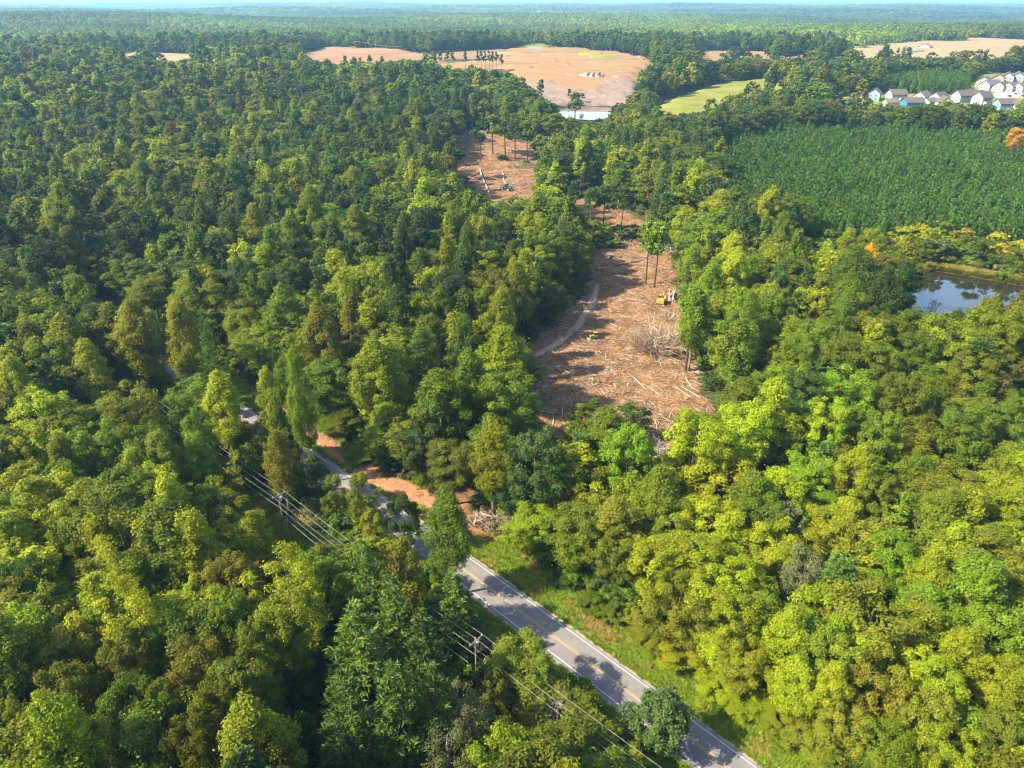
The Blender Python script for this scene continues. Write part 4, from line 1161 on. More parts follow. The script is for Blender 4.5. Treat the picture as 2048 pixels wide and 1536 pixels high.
m &= ~(cor & (urng.uniform(size=len(P)) < .55))
hh = np.where(cor, hh * .55, hh)
P = P[m]; hh = hh[m]; Zp = Zp[m]
tn = np.array([tint_of(urng.choice(['g', 'g', 'ol', 'lg', 'yg', 'dg', 'gy']), urng) for _ in range(len(P))])
scatter("undergrowth", C_sh, np.c_[P, Zp], urng.uniform(0, 6.28, len(P)), np.c_[hh / 2.6 * urng.uniform(.8, 1.4, len(P)), hh / 2.6 * urng.uniform(.8, 1.4, len(P)), hh / 2.6], tn, urng.integers(0, 4, len(P)), "low leafy undergrowth beneath and between the trees")

# far woodland in patches of many crowns
def patch(seed, size, ntree, nq):
    rng = np.random.default_rng(seed)
    x = rng.uniform(-size / 2, size / 2, ntree); y = rng.uniform(-size / 2, size / 2, ntree)
    H = rng.uniform(13, 27, ntree); r = rng.uniform(6, 11, ntree)
    k = np.repeat(np.arange(ntree), nq)
    d = rng.normal(size=(ntree * nq, 3)); d[:, 2] = np.abs(d[:, 2]) * .9 - .25; d = norm(d)
    C = np.c_[x[k], y[k], H[k] - r[k] * 1.2] + d * np.c_[r[k], r[k], r[k] * 1.25] * rng.uniform(.7, 1.05, (len(k), 1))
    D = norm(d + rng.normal(size=(len(k), 3)) * .22)
    V, Q = leaves(C, D, rng.uniform(1.4, 2.6, len(k)), rng, asp=.75, fold=.2)
    var = np.clip(rng.uniform(.1, .9, ntree)[k] + rng.normal(size=len(k)) * .12, 0, 1)
    return mesh_np("p", V, Q, None, [LN], None, var)
C_pt = proto_coll("far_patch", [patch(300 + k, 92, 52, 76) for k in range(5)])
def far_patches(r0, r1, size, sx, name, label):
    P, rng = fill(r0, r1, size, .12, 40)
    P = P[P[:, 1] > 0]
    n = len(P)
    Z = h(P[:, 0], P[:, 1])
    px, py, _ = proj(P[:, 0], P[:, 1], Z + 20)
    px0, py0, _ = proj(P[:, 0], P[:, 1], Z + 6)
    m = ~(blocks(px, py) | blocks(px0, py0))
    P = P[m]; Z = Z[m]; n = len(P)
    base = np.array(TONES['g']) * .6 + np.array(TONES['dg']) * .3 + np.array(TONES['ol']) * .15
    t = base[None] * rng.uniform(.7, 1.3, (n, 1)) * (.55 + .9 * vnoise(P[:, 0], P[:, 1], 700, 4))[:, None] * (1 + rng.normal(size=(n, 3)) * .06)
    scatter(name, C_pt, np.c_[P, Z - 1], rng.integers(0, 4, n) * math.pi / 2 + rng.uniform(-.2, .2, n), np.tile((sx, sx, 1), (n, 1)), t, rng.integers(0, 5, n), label)
far_patches(1500, 4800, 80, 1.0, "far_woodland", "blue-hazed woodland rolling away beyond the fields")
far_patches(4800, 30000, 240, 3.0, "horizon_woodland", "palest woodland ridges along the horizon")

# ------------------------------------------------------------------ grass and debris
grng = np.random.default_rng(41)
def tuft(seed, nb, hgt, sp):
    rng = np.random.default_rng(seed)
    V = []; Q = []; T = []
    for i in range(nb):
        a = rng.uniform(0, 6.28); r = rng.uniform(0, sp); hh = hgt * rng.uniform(.5, 1.2)
        c = np.array([r * math.cos(a), r * math.sin(a), -.03]); d = np.array([math.cos(a + rng.normal() * .6), math.sin(a + rng.normal() * .6), 0])
        s = np.array([-d[1], d[0], 0]) * .035
        b = len(V)
        V += [c - s, c + s, c + d * hh * .35 + np.array([0, 0, hh * .7]) + s * .7, c + d * hh * .35 + np.array([0, 0, hh * .7]) - s * .7, c + d * hh * .8 + np.array([0, 0, hh])]
        Q.append((b, b + 1, b + 2, b + 3)); T.append((b + 3, b + 2, b + 4))
    return mesh_np("tuft", V, Q, T, [M['grass']], None, rng.uniform(.1, .9, len(Q) + len(T)))
C_gr = proto_coll("grass_tuft", [tuft(k, 26, .42, .34) for k in range(4)])
def grass(name, sel, tint, label, hs=1.0):
    n = len(sel)
    Z = h(sel[:, 0], sel[:, 1]) + .04
    s = grng.uniform(.6, 1.5, n) * hs
    t = np.array(tint)[None] * grng.uniform(.7, 1.3, (n, 1)) * (1 + grng.normal(size=(n, 3)) * .08)
    w = vnoise(sel[:, 0], sel[:, 1], 3.0, 8)[:, None]
    t = t * (1 - sstep(.58, .85, w)) + np.array([[.30, .24, .05]]) * sstep(.58, .85, w)
    scatter(name, C_gr, np.c_[sel, Z], grng.uniform(0, 6.28, n), np.c_[s, s, s * grng.uniform(.6, 1.3, n)], t, grng.integers(0, 4, n), label)
k = grng.integers(0, len(RLs), 26000)
off = np.where(grng.uniform(size=len(k)) < .72, grng.uniform(-8.6, -.85, len(k)), ROADW + grng.uniform(1.1, 5.0, len(k)))
S_ = RLs[k] + RN[k] * off[:, None] + grng.normal(size=(len(k), 2)) * .8
rd = road_d(S_[:, 0], S_[:, 1])
S_ = S_[((rd < -.75) | (rd > ROADW + 1.0)) & ~(seg_sd(Gp(PAD_PX), S_[:, 0], S_[:, 1]) > .3) & ~(seg_sd(Gp(STRAW_PX), S_[:, 0], S_[:, 1]) > -.2)]
grass("grass", S_, (.17, .25, .016), "short grass of the road verges, green with dry yellow patches")
cx = grng.uniform(-75, 10, 60000); cyy = grng.uniform(70, 165, 60000)
m = in_corridor(cx, cyy) & (grng.uniform(size=60000) < .8)
grass("corridor_grass", np.c_[cx, cyy][m], (.15, .20, .018), "rough grass below the overhead wires", 1.6)
k = np.array(Gp(BANK_PX)); x0, y0 = k.min(0); x1, y1 = k.max(0)
q = np.c_[grng.uniform(x0, x1, 30000), grng.uniform(y0, y1, 30000)]
q = q[seg_sd(k.tolist(), q[:, 0], q[:, 1]) > -1.0]
grass("reeds", q, (.20, .19, .02), "tall yellow-green grass along the far pond bank", 2.6)

def sticks(name, poly, n, rng, Lr, rr, mats, base, label, tilt=.16, dens=None):
    P_ = np.array(poly); x0, y0 = P_.min(0); x1, y1 = P_.max(0)
    X = rng.uniform(x0, x1, n * 5); Y = rng.uniform(y0, y1, n * 5)
    m = seg_sd(poly, X, Y) > -.5
    if dens is not None: m &= rng.uniform(size=len(X)) < dens(X, Y)
    X = X[m][:n]; Y = Y[m][:n]; n = len(X)
    Z = h(X, Y) + base(X, Y)
    L = rng.uniform(*Lr, n) * rng.uniform(.4, 1, n); r = rng.uniform(*rr, n)
    a = rng.uniform(0, 6.28, n); t = np.abs(rng.normal(size=n)) * tilt
    d = np.stack([np.cos(a) * np.cos(t), np.sin(a) * np.cos(t), np.sin(t)], -1)
    s = np.stack([-np.sin(a), np.cos(a), 0 * a], -1); u = np.cross(d, s)
    bend = rng.normal(size=n) * .14
    V = []
    for f, rf in ((0, 1), (.5, .8), (1, .35)):
        c = np.stack([X, Y, Z], -1) + d * (L * f)[:, None] + s * (bend * L * 4 * f * (1 - f))[:, None] + np.array([0, 0, .06])
        for th in (0, 2.09, 4.19):
            V.append(c + (math.cos(th) * s + math.sin(th) * u) * (r * rf)[:, None])
    V = np.stack(V, 1).reshape(-1, 3)
    q = []
    for ring in (0, 3):
        for j in range(3): q.append((ring + j, ring + (j + 1) % 3, ring + 3 + (j + 1) % 3, ring + 3 + j))
    Q = (np.arange(n)[:, None, None] * 9 + np.array(q)[None]).reshape(-1, 4)
    mi = np.repeat(rng.integers(0, len(mats), n), 6)
    o = obj(name, mesh_np(name, V, Q, None, mats, mi))
    tag(o, label, kind="stuff")
def cl_z(X, Y):
    return .45 + clear_relief(X, Y, None)
WOODS = [M['brush'], M['deadwood'], M['brush'], M['bark']]
sticks("branch_litter", CLEAR_W, 13000, grng, (.5, 4.2), (.022, .075), WOODS, cl_z, "broken branches and sticks strewn over the red clay clearing", dens=lambda X, Y: .35 + .65 * vnoise(X, Y, 11, 9) * np.where(Y < 215, 1.35, .8))
sticks("coarse_branch_litter", CLEAR_W, 420, grng, (3, 8), (.07, .15), [M['deadwood'], M['brush'], M['greywood']], cl_z, "thicker torn branches lying about the lower clearing", dens=lambda X, Y: np.where(Y < 225, .8, .25))
sticks("upper_branch_litter", UPPER_W, 3000, grng, (1, 6), (.04, .13), WOODS, lambda X, Y: .5 + 1.2 * clear_relief(X, Y, None), "broken branches scattered over the upper clearing")
sticks("straw_litter", Gp(STRAW_PX) , 1500, grng, (.4, 1.6), (.015, .04), [M['straw'], M['brush']], lambda X, Y: .25 + 0 * X, "dry needles and twigs on the straw bank", tilt=.5)
# ------------------------------------------------------------------ brush piles, logs, dead trees
def brush_mesh(seed, W, D, Hh, n, mats, outward=.5, rr=(.045, .13)):
    rng = np.random.default_rng(seed)
    b = MB(); mi = []
    for i in range(n):
        a = rng.uniform(0, 6.28); q = math.sqrt(rng.uniform(0, 1))
        p = np.array([math.cos(a) * q * W / 2, math.sin(a) * q * D / 2, rng.uniform(-.2, Hh * .25)])
        top = Hh * (1 - .55 * q ** 2) * rng.uniform(.45, 1.12)
        dirx = np.array([math.cos(a) * outward + rng.normal() * .55, math.sin(a) * outward + rng.normal() * .55, rng.uniform(.25, 1.0)])
        dirx /= np.linalg.norm(dirx)
        L = max(1.0, top * rng.uniform(.8, 1.3))
        p1 = p + dirx * L * .5 + rng.normal(size=3) * L * .07; p2 = p + dirx * L + rng.normal(size=3) * L * .16
        p2[2] = max(p2[2], .1)
        r = rng.uniform(*rr)
        f0 = len(b.q) + len(b.t)
        V, Q, T = tube_arr([p, p1, p2], [r, r * .8, r * .3], 4)
        b.add(V, Q, T)
        mi += [rng.integers(0, len(mats))] * len(Q)
        for _ in range(2):
            e = p1 + (p2 - p1) * rng.uniform(0, .8)
            dd = norm(dirx + rng.normal(size=3) * .6)
            V, Q, T = tube_arr([e, e + dd * L * rng.uniform(.2, .5)], [r * .45, r * .2], 3)
            b.add(V, Q, T); mi += [rng.integers(0, len(mats))] * len(Q)
    return mesh_np("branches", b.v, b.q, None, mats, mi)
def brush_pile(px, py, W, D, Hh, n, seed, label, mats, rz=0, big=0, zoff=.3):
    g = G(px, py)
    o = empty("brush_pile", (g[0], g[1], g[2] + zoff), rz)
    tag(o, label, "brush pile")
    c = obj("branches", brush_mesh(seed, W, D, Hh, n, mats), o); c["kind"] = "stuff"
    rng = np.random.default_rng(seed + 1)
    for i in range(big):
        a = rng.uniform(0, 6.28); q = rng.uniform(.2, .5)
        b = MB()
        s = np.array([math.cos(a) * W * q, math.sin(a) * D * q, .2]); e = np.array([math.cos(a + 2.4 + rng.normal() * .5) * W * q, math.sin(a + 2.4) * D * q, Hh * rng.uniform(.4, .9)])
        b.tube([s, (s + e) / 2 + rng.normal(size=3) * .4, e], [.2, .16, .08], 7)
        b.build("stem", M['deadwood'] if i % 2 else M['brush'], o, smooth=True)
TAN = [M['brush'], M['brush'], M['deadwood']]
brush_pile(1316, 702, 15, 9, 9.0, 760, 1, "large tan brush pile of uprooted shrubs at the clearing edge", TAN, big=9)
brush_pile(1338, 640, 9, 6, 2.5, 260, 2, "low heap of pale brush behind the large brush pile", TAN, big=3)
brush_pile(1298, 905, 9, 7, 3.0, 300, 3, "grey brush pile at the foot of the clearing", [M['greywood'], M['brush'], M['deadwood']], big=5)
brush_pile(982, 1046, 10, 6, 2.6, 320, 4, "roadside brush heap with long bent limbs by the clay pad", [M['brush'], M['greywood'], M['straw']], big=6)
brush_pile(1046, 338, 22, 9, 4.5, 260, 5, "long brown brush pile across the back of the upper clearing", [M['brush'], M['bark'], M['greywood']], big=5)
brush_pile(1045, 372, 16, 8, 3.0, 200, 6, "grey-brown brush pile beside the green machine", [M['brush'], M['greywood']], big=4)
brush_pile(1240, 490, 18, 9, 2.6, 240, 7, "shaded brush pile at the head of the clearing", [M['greywood'], M['bark'], M['brush']], big=4)
brush_pile(1177, 770, 5, 4, 2.2, 90, 8, "small upright stick pile near the clearing's shaded rim", TAN, big=2)
brush_pile(1150, 765, 5, 3.5, 1.8, 80, 9, "small dark brush pile in the tree shade", [M['brush'], M['bark']], big=1)
brush_pile(1210, 742, 5, 4, 1.6, 80, 10, "low twig pile in the middle of the clearing", TAN, big=1)

def log_mesh(L, r, seed, bent=.03):
    rng = np.random.default_rng(seed)
    b = MB()
    pts = [np.array([L * f, rng.normal() * bent * L * .5, rng.normal() * bent * L * .2]) for f in np.linspace(0, 1, 4)]
    b.tube(pts, [r, r * .92, r * .8, r * .66], 9)
    return b
def log_at(p, d, L, r, seed, label, group=None, mat='deadwood', bent=.02, name="log"):
    b = log_mesh(L, r, seed, bent)
    o = b.build(name, M[mat], smooth=False)
    d = Vector(d).normalized()
    o.location = p; o.rotation_euler = d.to_track_quat('X', 'Z').to_euler()
    tag(o, label, "log", group)
    return o
lr = np.random.default_rng(5)
def pile(px, py, rows, L, r, ang, label, group, mat, seed, jitter=.15):
    g = G(px, py); k = 0
    side = np.array([-math.sin(ang), math.cos(ang)])
    for row, cnt in enumerate(rows):
        for j in range(cnt):
            oxy = side * (j - (cnt - 1) / 2) * r * 2.15
            a = ang + lr.normal() * jitter
            s = lr.uniform(-.6, .6)
            p = (g[0] + oxy[0] + math.cos(ang) * s - math.cos(a) * L / 2, g[1] + oxy[1] + math.sin(ang) * s - math.sin(a) * L / 2, g[2] + .5 + r + row * r * 1.75)
            log_at(p, (math.cos(a), math.sin(a), lr.normal() * .015), L * lr.uniform(.8, 1.1), r * lr.uniform(.75, 1.1), seed + k, label, group, mat); k += 1
pile(1346, 598, (6, 5, 3, 2), 9.5, .30, 1.25, "pale log in the pile in front of the yellow excavator", "logs piled by the excavator", 'deadwood', 400)
pile(1207, 543, (8, 6, 4), 6.0, .26, .25, "pale log in the low pile at the clearing's wooded edge", "logs in the low pile", 'brush', 440, .5)
pile(1216, 520, (6, 5, 4, 3), 4.5, .34, -.5, "dark log in the stack behind the low log pile", "logs in the dark stack", 'bark_pale', 480, .45)
def fallen(p0, p1, r, label, mat='bark_pale', lift=.75, name="fallen_trunk", bent=.015):
    a = G(*p0); b = G(*p1)
    d = np.array(b) - np.array(a); L = np.linalg.norm(d)
    o = log_at((a[0], a[1], a[2] + lift), d, L, r, int(p0[0]), label, None, mat, bent, name)
    return o
fallen((976, 390), (961, 341), .55, "long pale fallen trunk pointing up the upper clearing", 'deadwood', 1.0)
fallen((1012, 372), (1003, 346), .42, "shorter pale fallen trunk near the green machine", 'deadwood', 1.0)
fallen((940, 358), (962, 346), .32, "dark fallen trunk touching the long pale trunk's tip", 'bark', 1.0)
fallen((1229, 536), (1287, 524), .25, "dark fallen pole lying across the head of the clearing", 'bark', .9)
fallen((1235, 548), (1275, 556), .2, "thin dark log beside the low log pile", 'bark', .9)
fallen((1268, 760), (1292, 785), .16, "thin bleached trunk lying mid-clearing", 'deadwood', .85)
fallen((1362, 778), (1400, 800), .16, "long bleached branch near the clearing's grassy side", 'deadwood', .85)
fallen((1365, 750), (1385, 783), .13, "bleached pole beside the grassy side of the clearing", 'deadwood', .85)
fallen((1124, 838), (1127, 800), .12, "pale stick standing out against dark clay", 'deadwood', .85)
fallen((1155, 700), (1160, 690), .14, "grey-white log in the shade below the bulldozer", 'deadwood', .85)
fallen((1115, 683), (1122, 681), .2, "short pale log beside the dirt track", 'deadwood', 1.1)
fallen((952, 1018), (985, 1008), .16, "pale limb sticking out of the roadside brush heap", 'deadwood', 1.4)
fallen((951, 1034), (975, 1055), .15, "pale broken limb in front of the roadside brush heap", 'deadwood', .9)

def dead(px, py, H, seed, label, mat='deadwood', r0=.2, spread=1.0, name="dead_tree", fan=4, depth=4, rz=0, up=.55):
    g = G(px, py)
    o = empty(name, (g[0], g[1], g[2]), rz)
    tag(o, label, "dead tree")
    bare_tree(seed, H, spread, r0, depth, fan, up).build("trunk", M[mat], o, smooth=True)
dead(1474, 812, 19, 1, "white snag with forked bare limbs at the wood edge", 'deadwood', .24, .8, fan=3)
dead(1456, 800, 16, 2, "slim leaning bare trunk beside the white snag", 'bark_pale', .18, .4, fan=2, depth=3)
dead(1868, 628, 9, 3, "pale leafless tree standing at the pond's near edge", 'deadwood', .13, 1.1, fan=5)
dead(622, 388, 24, 4, "grey leafless treetop amid the left wood", 'greywood', .3, 1.0, fan=5)
dead(1318, 1512, 5.5, 5, "bleached bare stems at the foot of the roadside cedar", 'deadwood', .12, 1.5, fan=7, depth=2)
dead(1095, 1480, 12, 6, "bare pale limbs rising from the olive shrub by the wires", 'deadwood', .17, 1.2, fan=4)
dead(1150, 1470, 11, 7, "twin bare crown beside the shrub under the wires", 'deadwood', .15, 1.2, fan=4)
dead(1590, 1215, 13, 8, "grey bare crown among the yellow-green trees", 'greywood', .18, 1.3, fan=5)
dead(1960, 800, 14, 9, "pale bare twigs showing above the right wood", 'greywood', .16, 1.0, fan=4)

# ------------------------------------------------------------------ machines
YEL = plain("machine_yellow", (.36, .235, .03), .45); BLK = plain("machine_black", (.025, .025, .025), .7); GLS = plain("dark_glass", (.03, .04, .05), .12)
STL = plain("worn_steel", (.28, .26, .24), .5); GRN = plain("machine_green", (.02, .11, .05), .45)
def track(o, y, L, hgt, w, name="track"):
    n = 14; prof = []
    r = hgt / 2
    for k in range(n // 2 + 1):
        t = -math.pi / 2 + math.pi * k / (n // 2); prof.append((L / 2 - r + r * math.cos(t), r + r * math.sin(t)))
    for k in range(n // 2 + 1):
        t = math.pi / 2 + math.pi * k / (n // 2); prof.append((-L / 2 + r + r * math.cos(t), r + r * math.sin(t)))
    b = MB(); m = len(prof)
    V = [(x, y - w / 2, z) for x, z in prof] + [(x, y + w / 2, z) for x, z in prof]
    b.add(V, [(i, (i + 1) % m, m + (i + 1) % m, m + i) for i in range(m)], [(0, i + 1, i) for i in range(1, m - 1)] + [(m, m + i, m + i + 1) for i in range(1, m - 1)])
    tr = b.build(name, BLK, o)
    b = MB()
    for x in np.linspace(-L / 2 + r, L / 2 - r, 5): b.cyl((x, y - w / 2 - .03, r), (x, y + w / 2 + .03, r), r * .52, n=10)
    b.build("roller", STL, tr)
    return tr
def excavator(px, py, rz, label, zoff=.4):
    g = G(px, py); o = empty("excavator", (g[0], g[1], g[2] + zoff), rz)
    tag(o, label, "excavator")
    for s in (-1, 1): track(o, s * 1.15, 3.9, .85, .6)
    MB().box((0, 0, .7), (2.2, 1.8, .4)).build("undercarriage", BLK, o)
    body = MB(); body.box((-.6, 0, 1.55), (3.2, 2.7, 1.1), taper=.97); body.build("body", YEL, o)
    cw = MB(); cw.box((-2.3, 0, 1.5), (.7, 2.7, 1.2), taper=.85); cw.build("counterweight", YEL, o)
    hood = MB(); hood.box((-1.2, -.35, 2.25), (1.7, 1.8, .5), taper=.9); hood.build("engine_hood", YEL, o)
    cab = MB(); cab.box((.55, .85, 2.45), (1.5, .98, 1.25), taper=.9); c = cab.build("cab", BLK, o)
    for dx, dy, d in ((.78, 0, (.04, .75, .8)), (0, .5, (1.1, .04, .8)), (0, -.5, (1.1, .04, .8))):
        MB().box((.55 + dx * .96, .85 + dy * .94, 2.55), d).build("window", GLS, c)
    MB().box((.55, .85, 3.12), (1.45, .95, .1)).build("cab_roof", YEL, c)
    b = MB(); b.tube([(.9, -.1, 1.7), (2.6, -.1, 3.7), (4.3, -.1, 3.5)], [.26, .28, .2], 4); b.build("boom", YEL, o)
    b = MB(); b.tube([(4.15, -.1, 3.7), (5.0, -.1, 1.6)], [.2, .15], 4); b.build("stick", YEL, o)
    b = MB(); b.tube([(1.3, -.1, 1.5), (2.5, -.1, 3.2)], [.09, .07], 6); b.build("hydraulic_cylinder", STL, o)
    b = MB(); b.box((5.1, -.1, 1.1), (.9, .9, .7), taper=.6); b.box((5.45, -.1, .65), (.3, .8, .5)); b.build("bucket", STL, o)
excavator(1323, 609, 1.15, "yellow tracked excavator with black tracks reaching into the log pile")
def dozer(px, py, rz, label, zoff=.4):
    g = G(px, py); o = empty("bulldozer", (g[0], g[1], g[2] + zoff), rz)
    tag(o, label, "bulldozer")
    for s in (-1, 1): track(o, s * .95, 3.2, .95, .5)
    b = MB(); b.box((.7, 0, 1.25), (1.7, 1.1, .85), taper=.92); b.build("engine_hood", YEL, o)
    b = MB(); b.box((-.6, 0, 1.05), (1.4, 1.4, .7)); b.build("body", YEL, o)
    b = MB(); b.cyl((1.1, .2, 1.6), (1.1, .2, 2.3), .07); b.build("exhaust_pipe", BLK, o)
    c = MB()
    for sx in (-1.1, .1):
        for sy in (-.65, .65): c.cyl((sx, sy, 1.3), (sx, sy, 2.65), .06, n=6)
    c = c.build("roll_cage", BLK, o)
    MB().box((-.5, 0, 2.7), (1.5, 1.6, .09)).build("canopy", YEL, c)
    MB().box((-.75, 0, 1.65), (.5, .6, .5)).build("seat", BLK, o)
    b = MB(); prof = [(2.25, .15), (2.12, .5), (2.12, .85), (2.28, 1.2), (2.34, 1.2), (2.2, .85), (2.2, .5), (2.35, .15)]
    m = len(prof); V = [(x, -1.5, z) for x, z in prof] + [(x, 1.5, z) for x, z in prof]
    b.add(V, [(i, (i + 1) % m, m + (i + 1) % m, m + i) for i in range(m)], [(0, i + 1, i) for i in range(1, m - 1)] + [(m, m + i, m + i + 1) for i in range(1, m - 1)])
    b.build("blade", plain("worn_blade", (.55, .50, .38), .4), o)
    for s in (-1, 1):
        b = MB(); b.tube([(.2, s * 1.25, .5), (2.2, s * 1.25, .5)], [.09, .09], 6); b.build("push_arm", YEL, o)
dozer(1187, 681, math.radians(205), "small yellow bulldozer with blade in the shade near the dirt track")
def wheel(o, x, y, r, w):
    b = MB(); b.cyl((x, y - w / 2, r), (x, y + w / 2, r), r, n=16); t = b.build("tyre", BLK, o)
    b = MB(); b.cyl((x, y - w / 2 - .02, r), (x, y + w / 2 + .02, r), r * .5, n=12); b.build("rim", STL, t)
def skidder(px, py, rz, label, zoff=.5):
    g = G(px, py); o = empty("skidder", (g[0], g[1], g[2] + zoff), rz); o.scale = (1.35, 1.35, 1.35)
    tag(o, label, "skidder")
    for x in (-1.5, 1.5):
        for s in (-1, 1): wheel(o, x, s * 1.1, .8, .65)
    b = MB(); b.box((1.6, 0, 1.5), (2.2, 1.3, .9), taper=.9); b.build("engine_hood", GRN, o)
    b = MB(); b.box((-1.2, 0, 1.2), (2.2, 1.2, .5)); b.build("chassis", GRN, o)
    b = MB(); b.box((0, 0, 2.2), (1.3, 1.4, 1.5), taper=.92); c = b.build("cab", BLK, o)
    MB().box((0, 0, 3.0), (1.4, 1.45, .1)).build("cab_roof", GRN, c)
    for s in (-1, 1): MB().box((0, s * .69, 2.3), (.9, .04, .8)).build("window", GLS, c)
    b = MB(); b.tube([(-1.6, 0, 1.5), (-2.4, 0, 2.4), (-3.2, 0, 1.4)], [.15, .15, .12], 6); b.build("grapple_arm", GRN, o)
    b = MB(); b.box((3.0, 0, .7), (.12, 2.2, .7)); b.build("blade", STL, o)
skidder(1013, 383, math.radians(-28), "dark green logging machine with black wheels in the upper clearing")

# ------------------------------------------------------------------ utility poles and wires
WIRE = plain("bright_wire", (.42, .42, .41), .4); POLEM = noise_mat("pole_wood", [(0.3, (.16, .13, .10)), (.7, (.30, .26, .21))], scale=2, rough=.95); CER = plain("insulator_grey", (.55, .57, .6), .3)
DIR = np.array([42.7, -38.0]); DIR /= np.linalg.norm(DIR)
AC = np.array([-DIR[1], DIR[0]])
POLES = [np.array([-134.0, 195.0]), np.array([-91.3, 157.0]), np.array([-48.6, 119.0]), np.array([-5.9, 80.9]), np.array([36.8, 42.8])]
PT = 10.0
PLAB = {1: "utility pole deep in the wood at the upper end of the wires", 2: "utility pole with crossarm and grey transformer over the grassy corridor", 3: "utility pole top with crossarm among the pines beside the road", 4: None, 0: None}
for i, p in enumerate(POLES):
    if PLAB[i] is None: continue
    z = float(h(p[0], p[1])); o = empty("utility_pole", (p[0], p[1], z), math.atan2(AC[1], AC[0]))
    tag(o, PLAB[i], "utility pole", "utility poles along the road")
    MB().tube([(0, 0, -.5), (0, 0, PT + .35)], [.17, .11], 10).build("pole", POLEM, o)
    ar = MB().box((0, -.16, PT - .25), (3.0, .12, .14)).build("crossarm", POLEM, o)
    for sx in (-1.35, 0, 1.35):
        MB().cyl((sx, -.16, PT - .18), (sx, -.16, PT + .12), .07, .05, 8).build("insulator", CER, ar)
    for s in (-1, 1): MB().tube([(s * .95, -.16, PT - .3), (0, -.13, PT - 1.1)], [.03, .03], 5).build("brace", STL, o)
    if i in (2, 3):
        b = MB(); b.cyl((.38, 0, PT - 1.9), (.38, 0, PT - 1.05), .26, n=14); t = b.build("transformer", CER, o)
        MB().cyl((.38, 0, PT - 1.05), (.38, 0, PT - .85), .06, n=8).build("bushing", CER, t)
def wire(offs, z, sag, label, i0=0, i1=4, r=.015, name="overhead_wire"):
    b = MB()
    for i in range(i0, i1):
        a, c = POLES[i] + AC * offs, POLES[i + 1] + AC * offs
        pts = []
        for f in np.linspace(0, 1, 15):
            q = a + (c - a) * f
            pts.append((q[0], q[1], z - sag * 4 * f * (1 - f)))
        b.tube(pts, [r] * 15, 5)
    o = b.build(name, WIRE)
    tag(o, label, "wire", "overhead wires of the pole line")
wire(-1.35, PT + .14, .8, "overhead wire of the pole line on the crossarm end nearest the camera")
wire(0.02, PT + .14, .9, "overhead wire of the pole line at the crossarm centre")
wire(1.35, PT + .14, .8, "overhead wire of the pole line on the crossarm end nearest the road")
wire(-.2, PT - 3.4, 1.0, "lower cable slung below the three overhead wires", r=.02)
g = G(581, 1086)
o = empty("stub_pole", (g[0], g[1], g[2])); tag(o, "short stub pole standing beside the transformer pole", "pole")
MB().tube([(0, 0, -.4), (0, 0, 6.6)], [.15, .11], 8).build("pole", POLEM, o)
MB().box((0, 0, 5.9), (.9, .1, .1), math.atan2(AC[1], AC[0])).build("bracket", STL, o)
b = MB(); a0 = np.array([g[0], g[1], 6.4]); a1 = np.array([-5.9 - 1.2, 80.9 - 1.2, 6.0])
b.tube([a0 + (a1 - a0) * f - np.array([0, 0, 3.2 * f * (1 - f)]) for f in np.linspace(0, 1, 13)], [.022] * 13, 5)
tag(b.build("cable", WIRE), "thick pale cable running from the stub pole toward the pines", "cable")

# far line of poles behind the red graded ground
fp = []
for k_, (px, py, tp) in enumerate([(673, 98, 83), (700, 96, 82), (732, 106, 87), (752, 108, 91), (766, 110, 93), (804, 112, 95)]):
    g = G(px, py); zc = g[1] * CP + (CAM_H - g[2]) * SP
    Hh = max(9, (py - tp) / FPX * zc * 1.05)
    o = empty("far_utility_pole", (g[0], g[1], g[2])); tag(o, ["first", "second", "third", "fourth", "fifth", "sixth"][k_] + " pole from the left in the distant line above the red ground", "utility pole", "distant poles above the red ground")
    MB().tube([(0, 0, -1), (0, 0, Hh)], [.22, .16], 6).build("pole", POLEM, o)
    MB().box((0, 0, Hh - .8), (3.2, .2, .2)).build("crossarm", POLEM, o)
    fp.append((g[0], g[1], g[2] + Hh))
fp.append(tuple(np.array(G(905, 100)) + np.array([0, 0, 16])))
b = MB()
for a, c in zip(fp[:-1], fp[1:]):
    a = np.array(a); c = np.array(c)
    b.tube([a + (c - a) * f - np.array([0, 0, 6 * f * (1 - f)]) for f in np.linspace(0, 1, 7)], [.07] * 7, 4)
tag(b.build("far_wire", WIRE), "thin wire strung along the distant pole line", "wire")

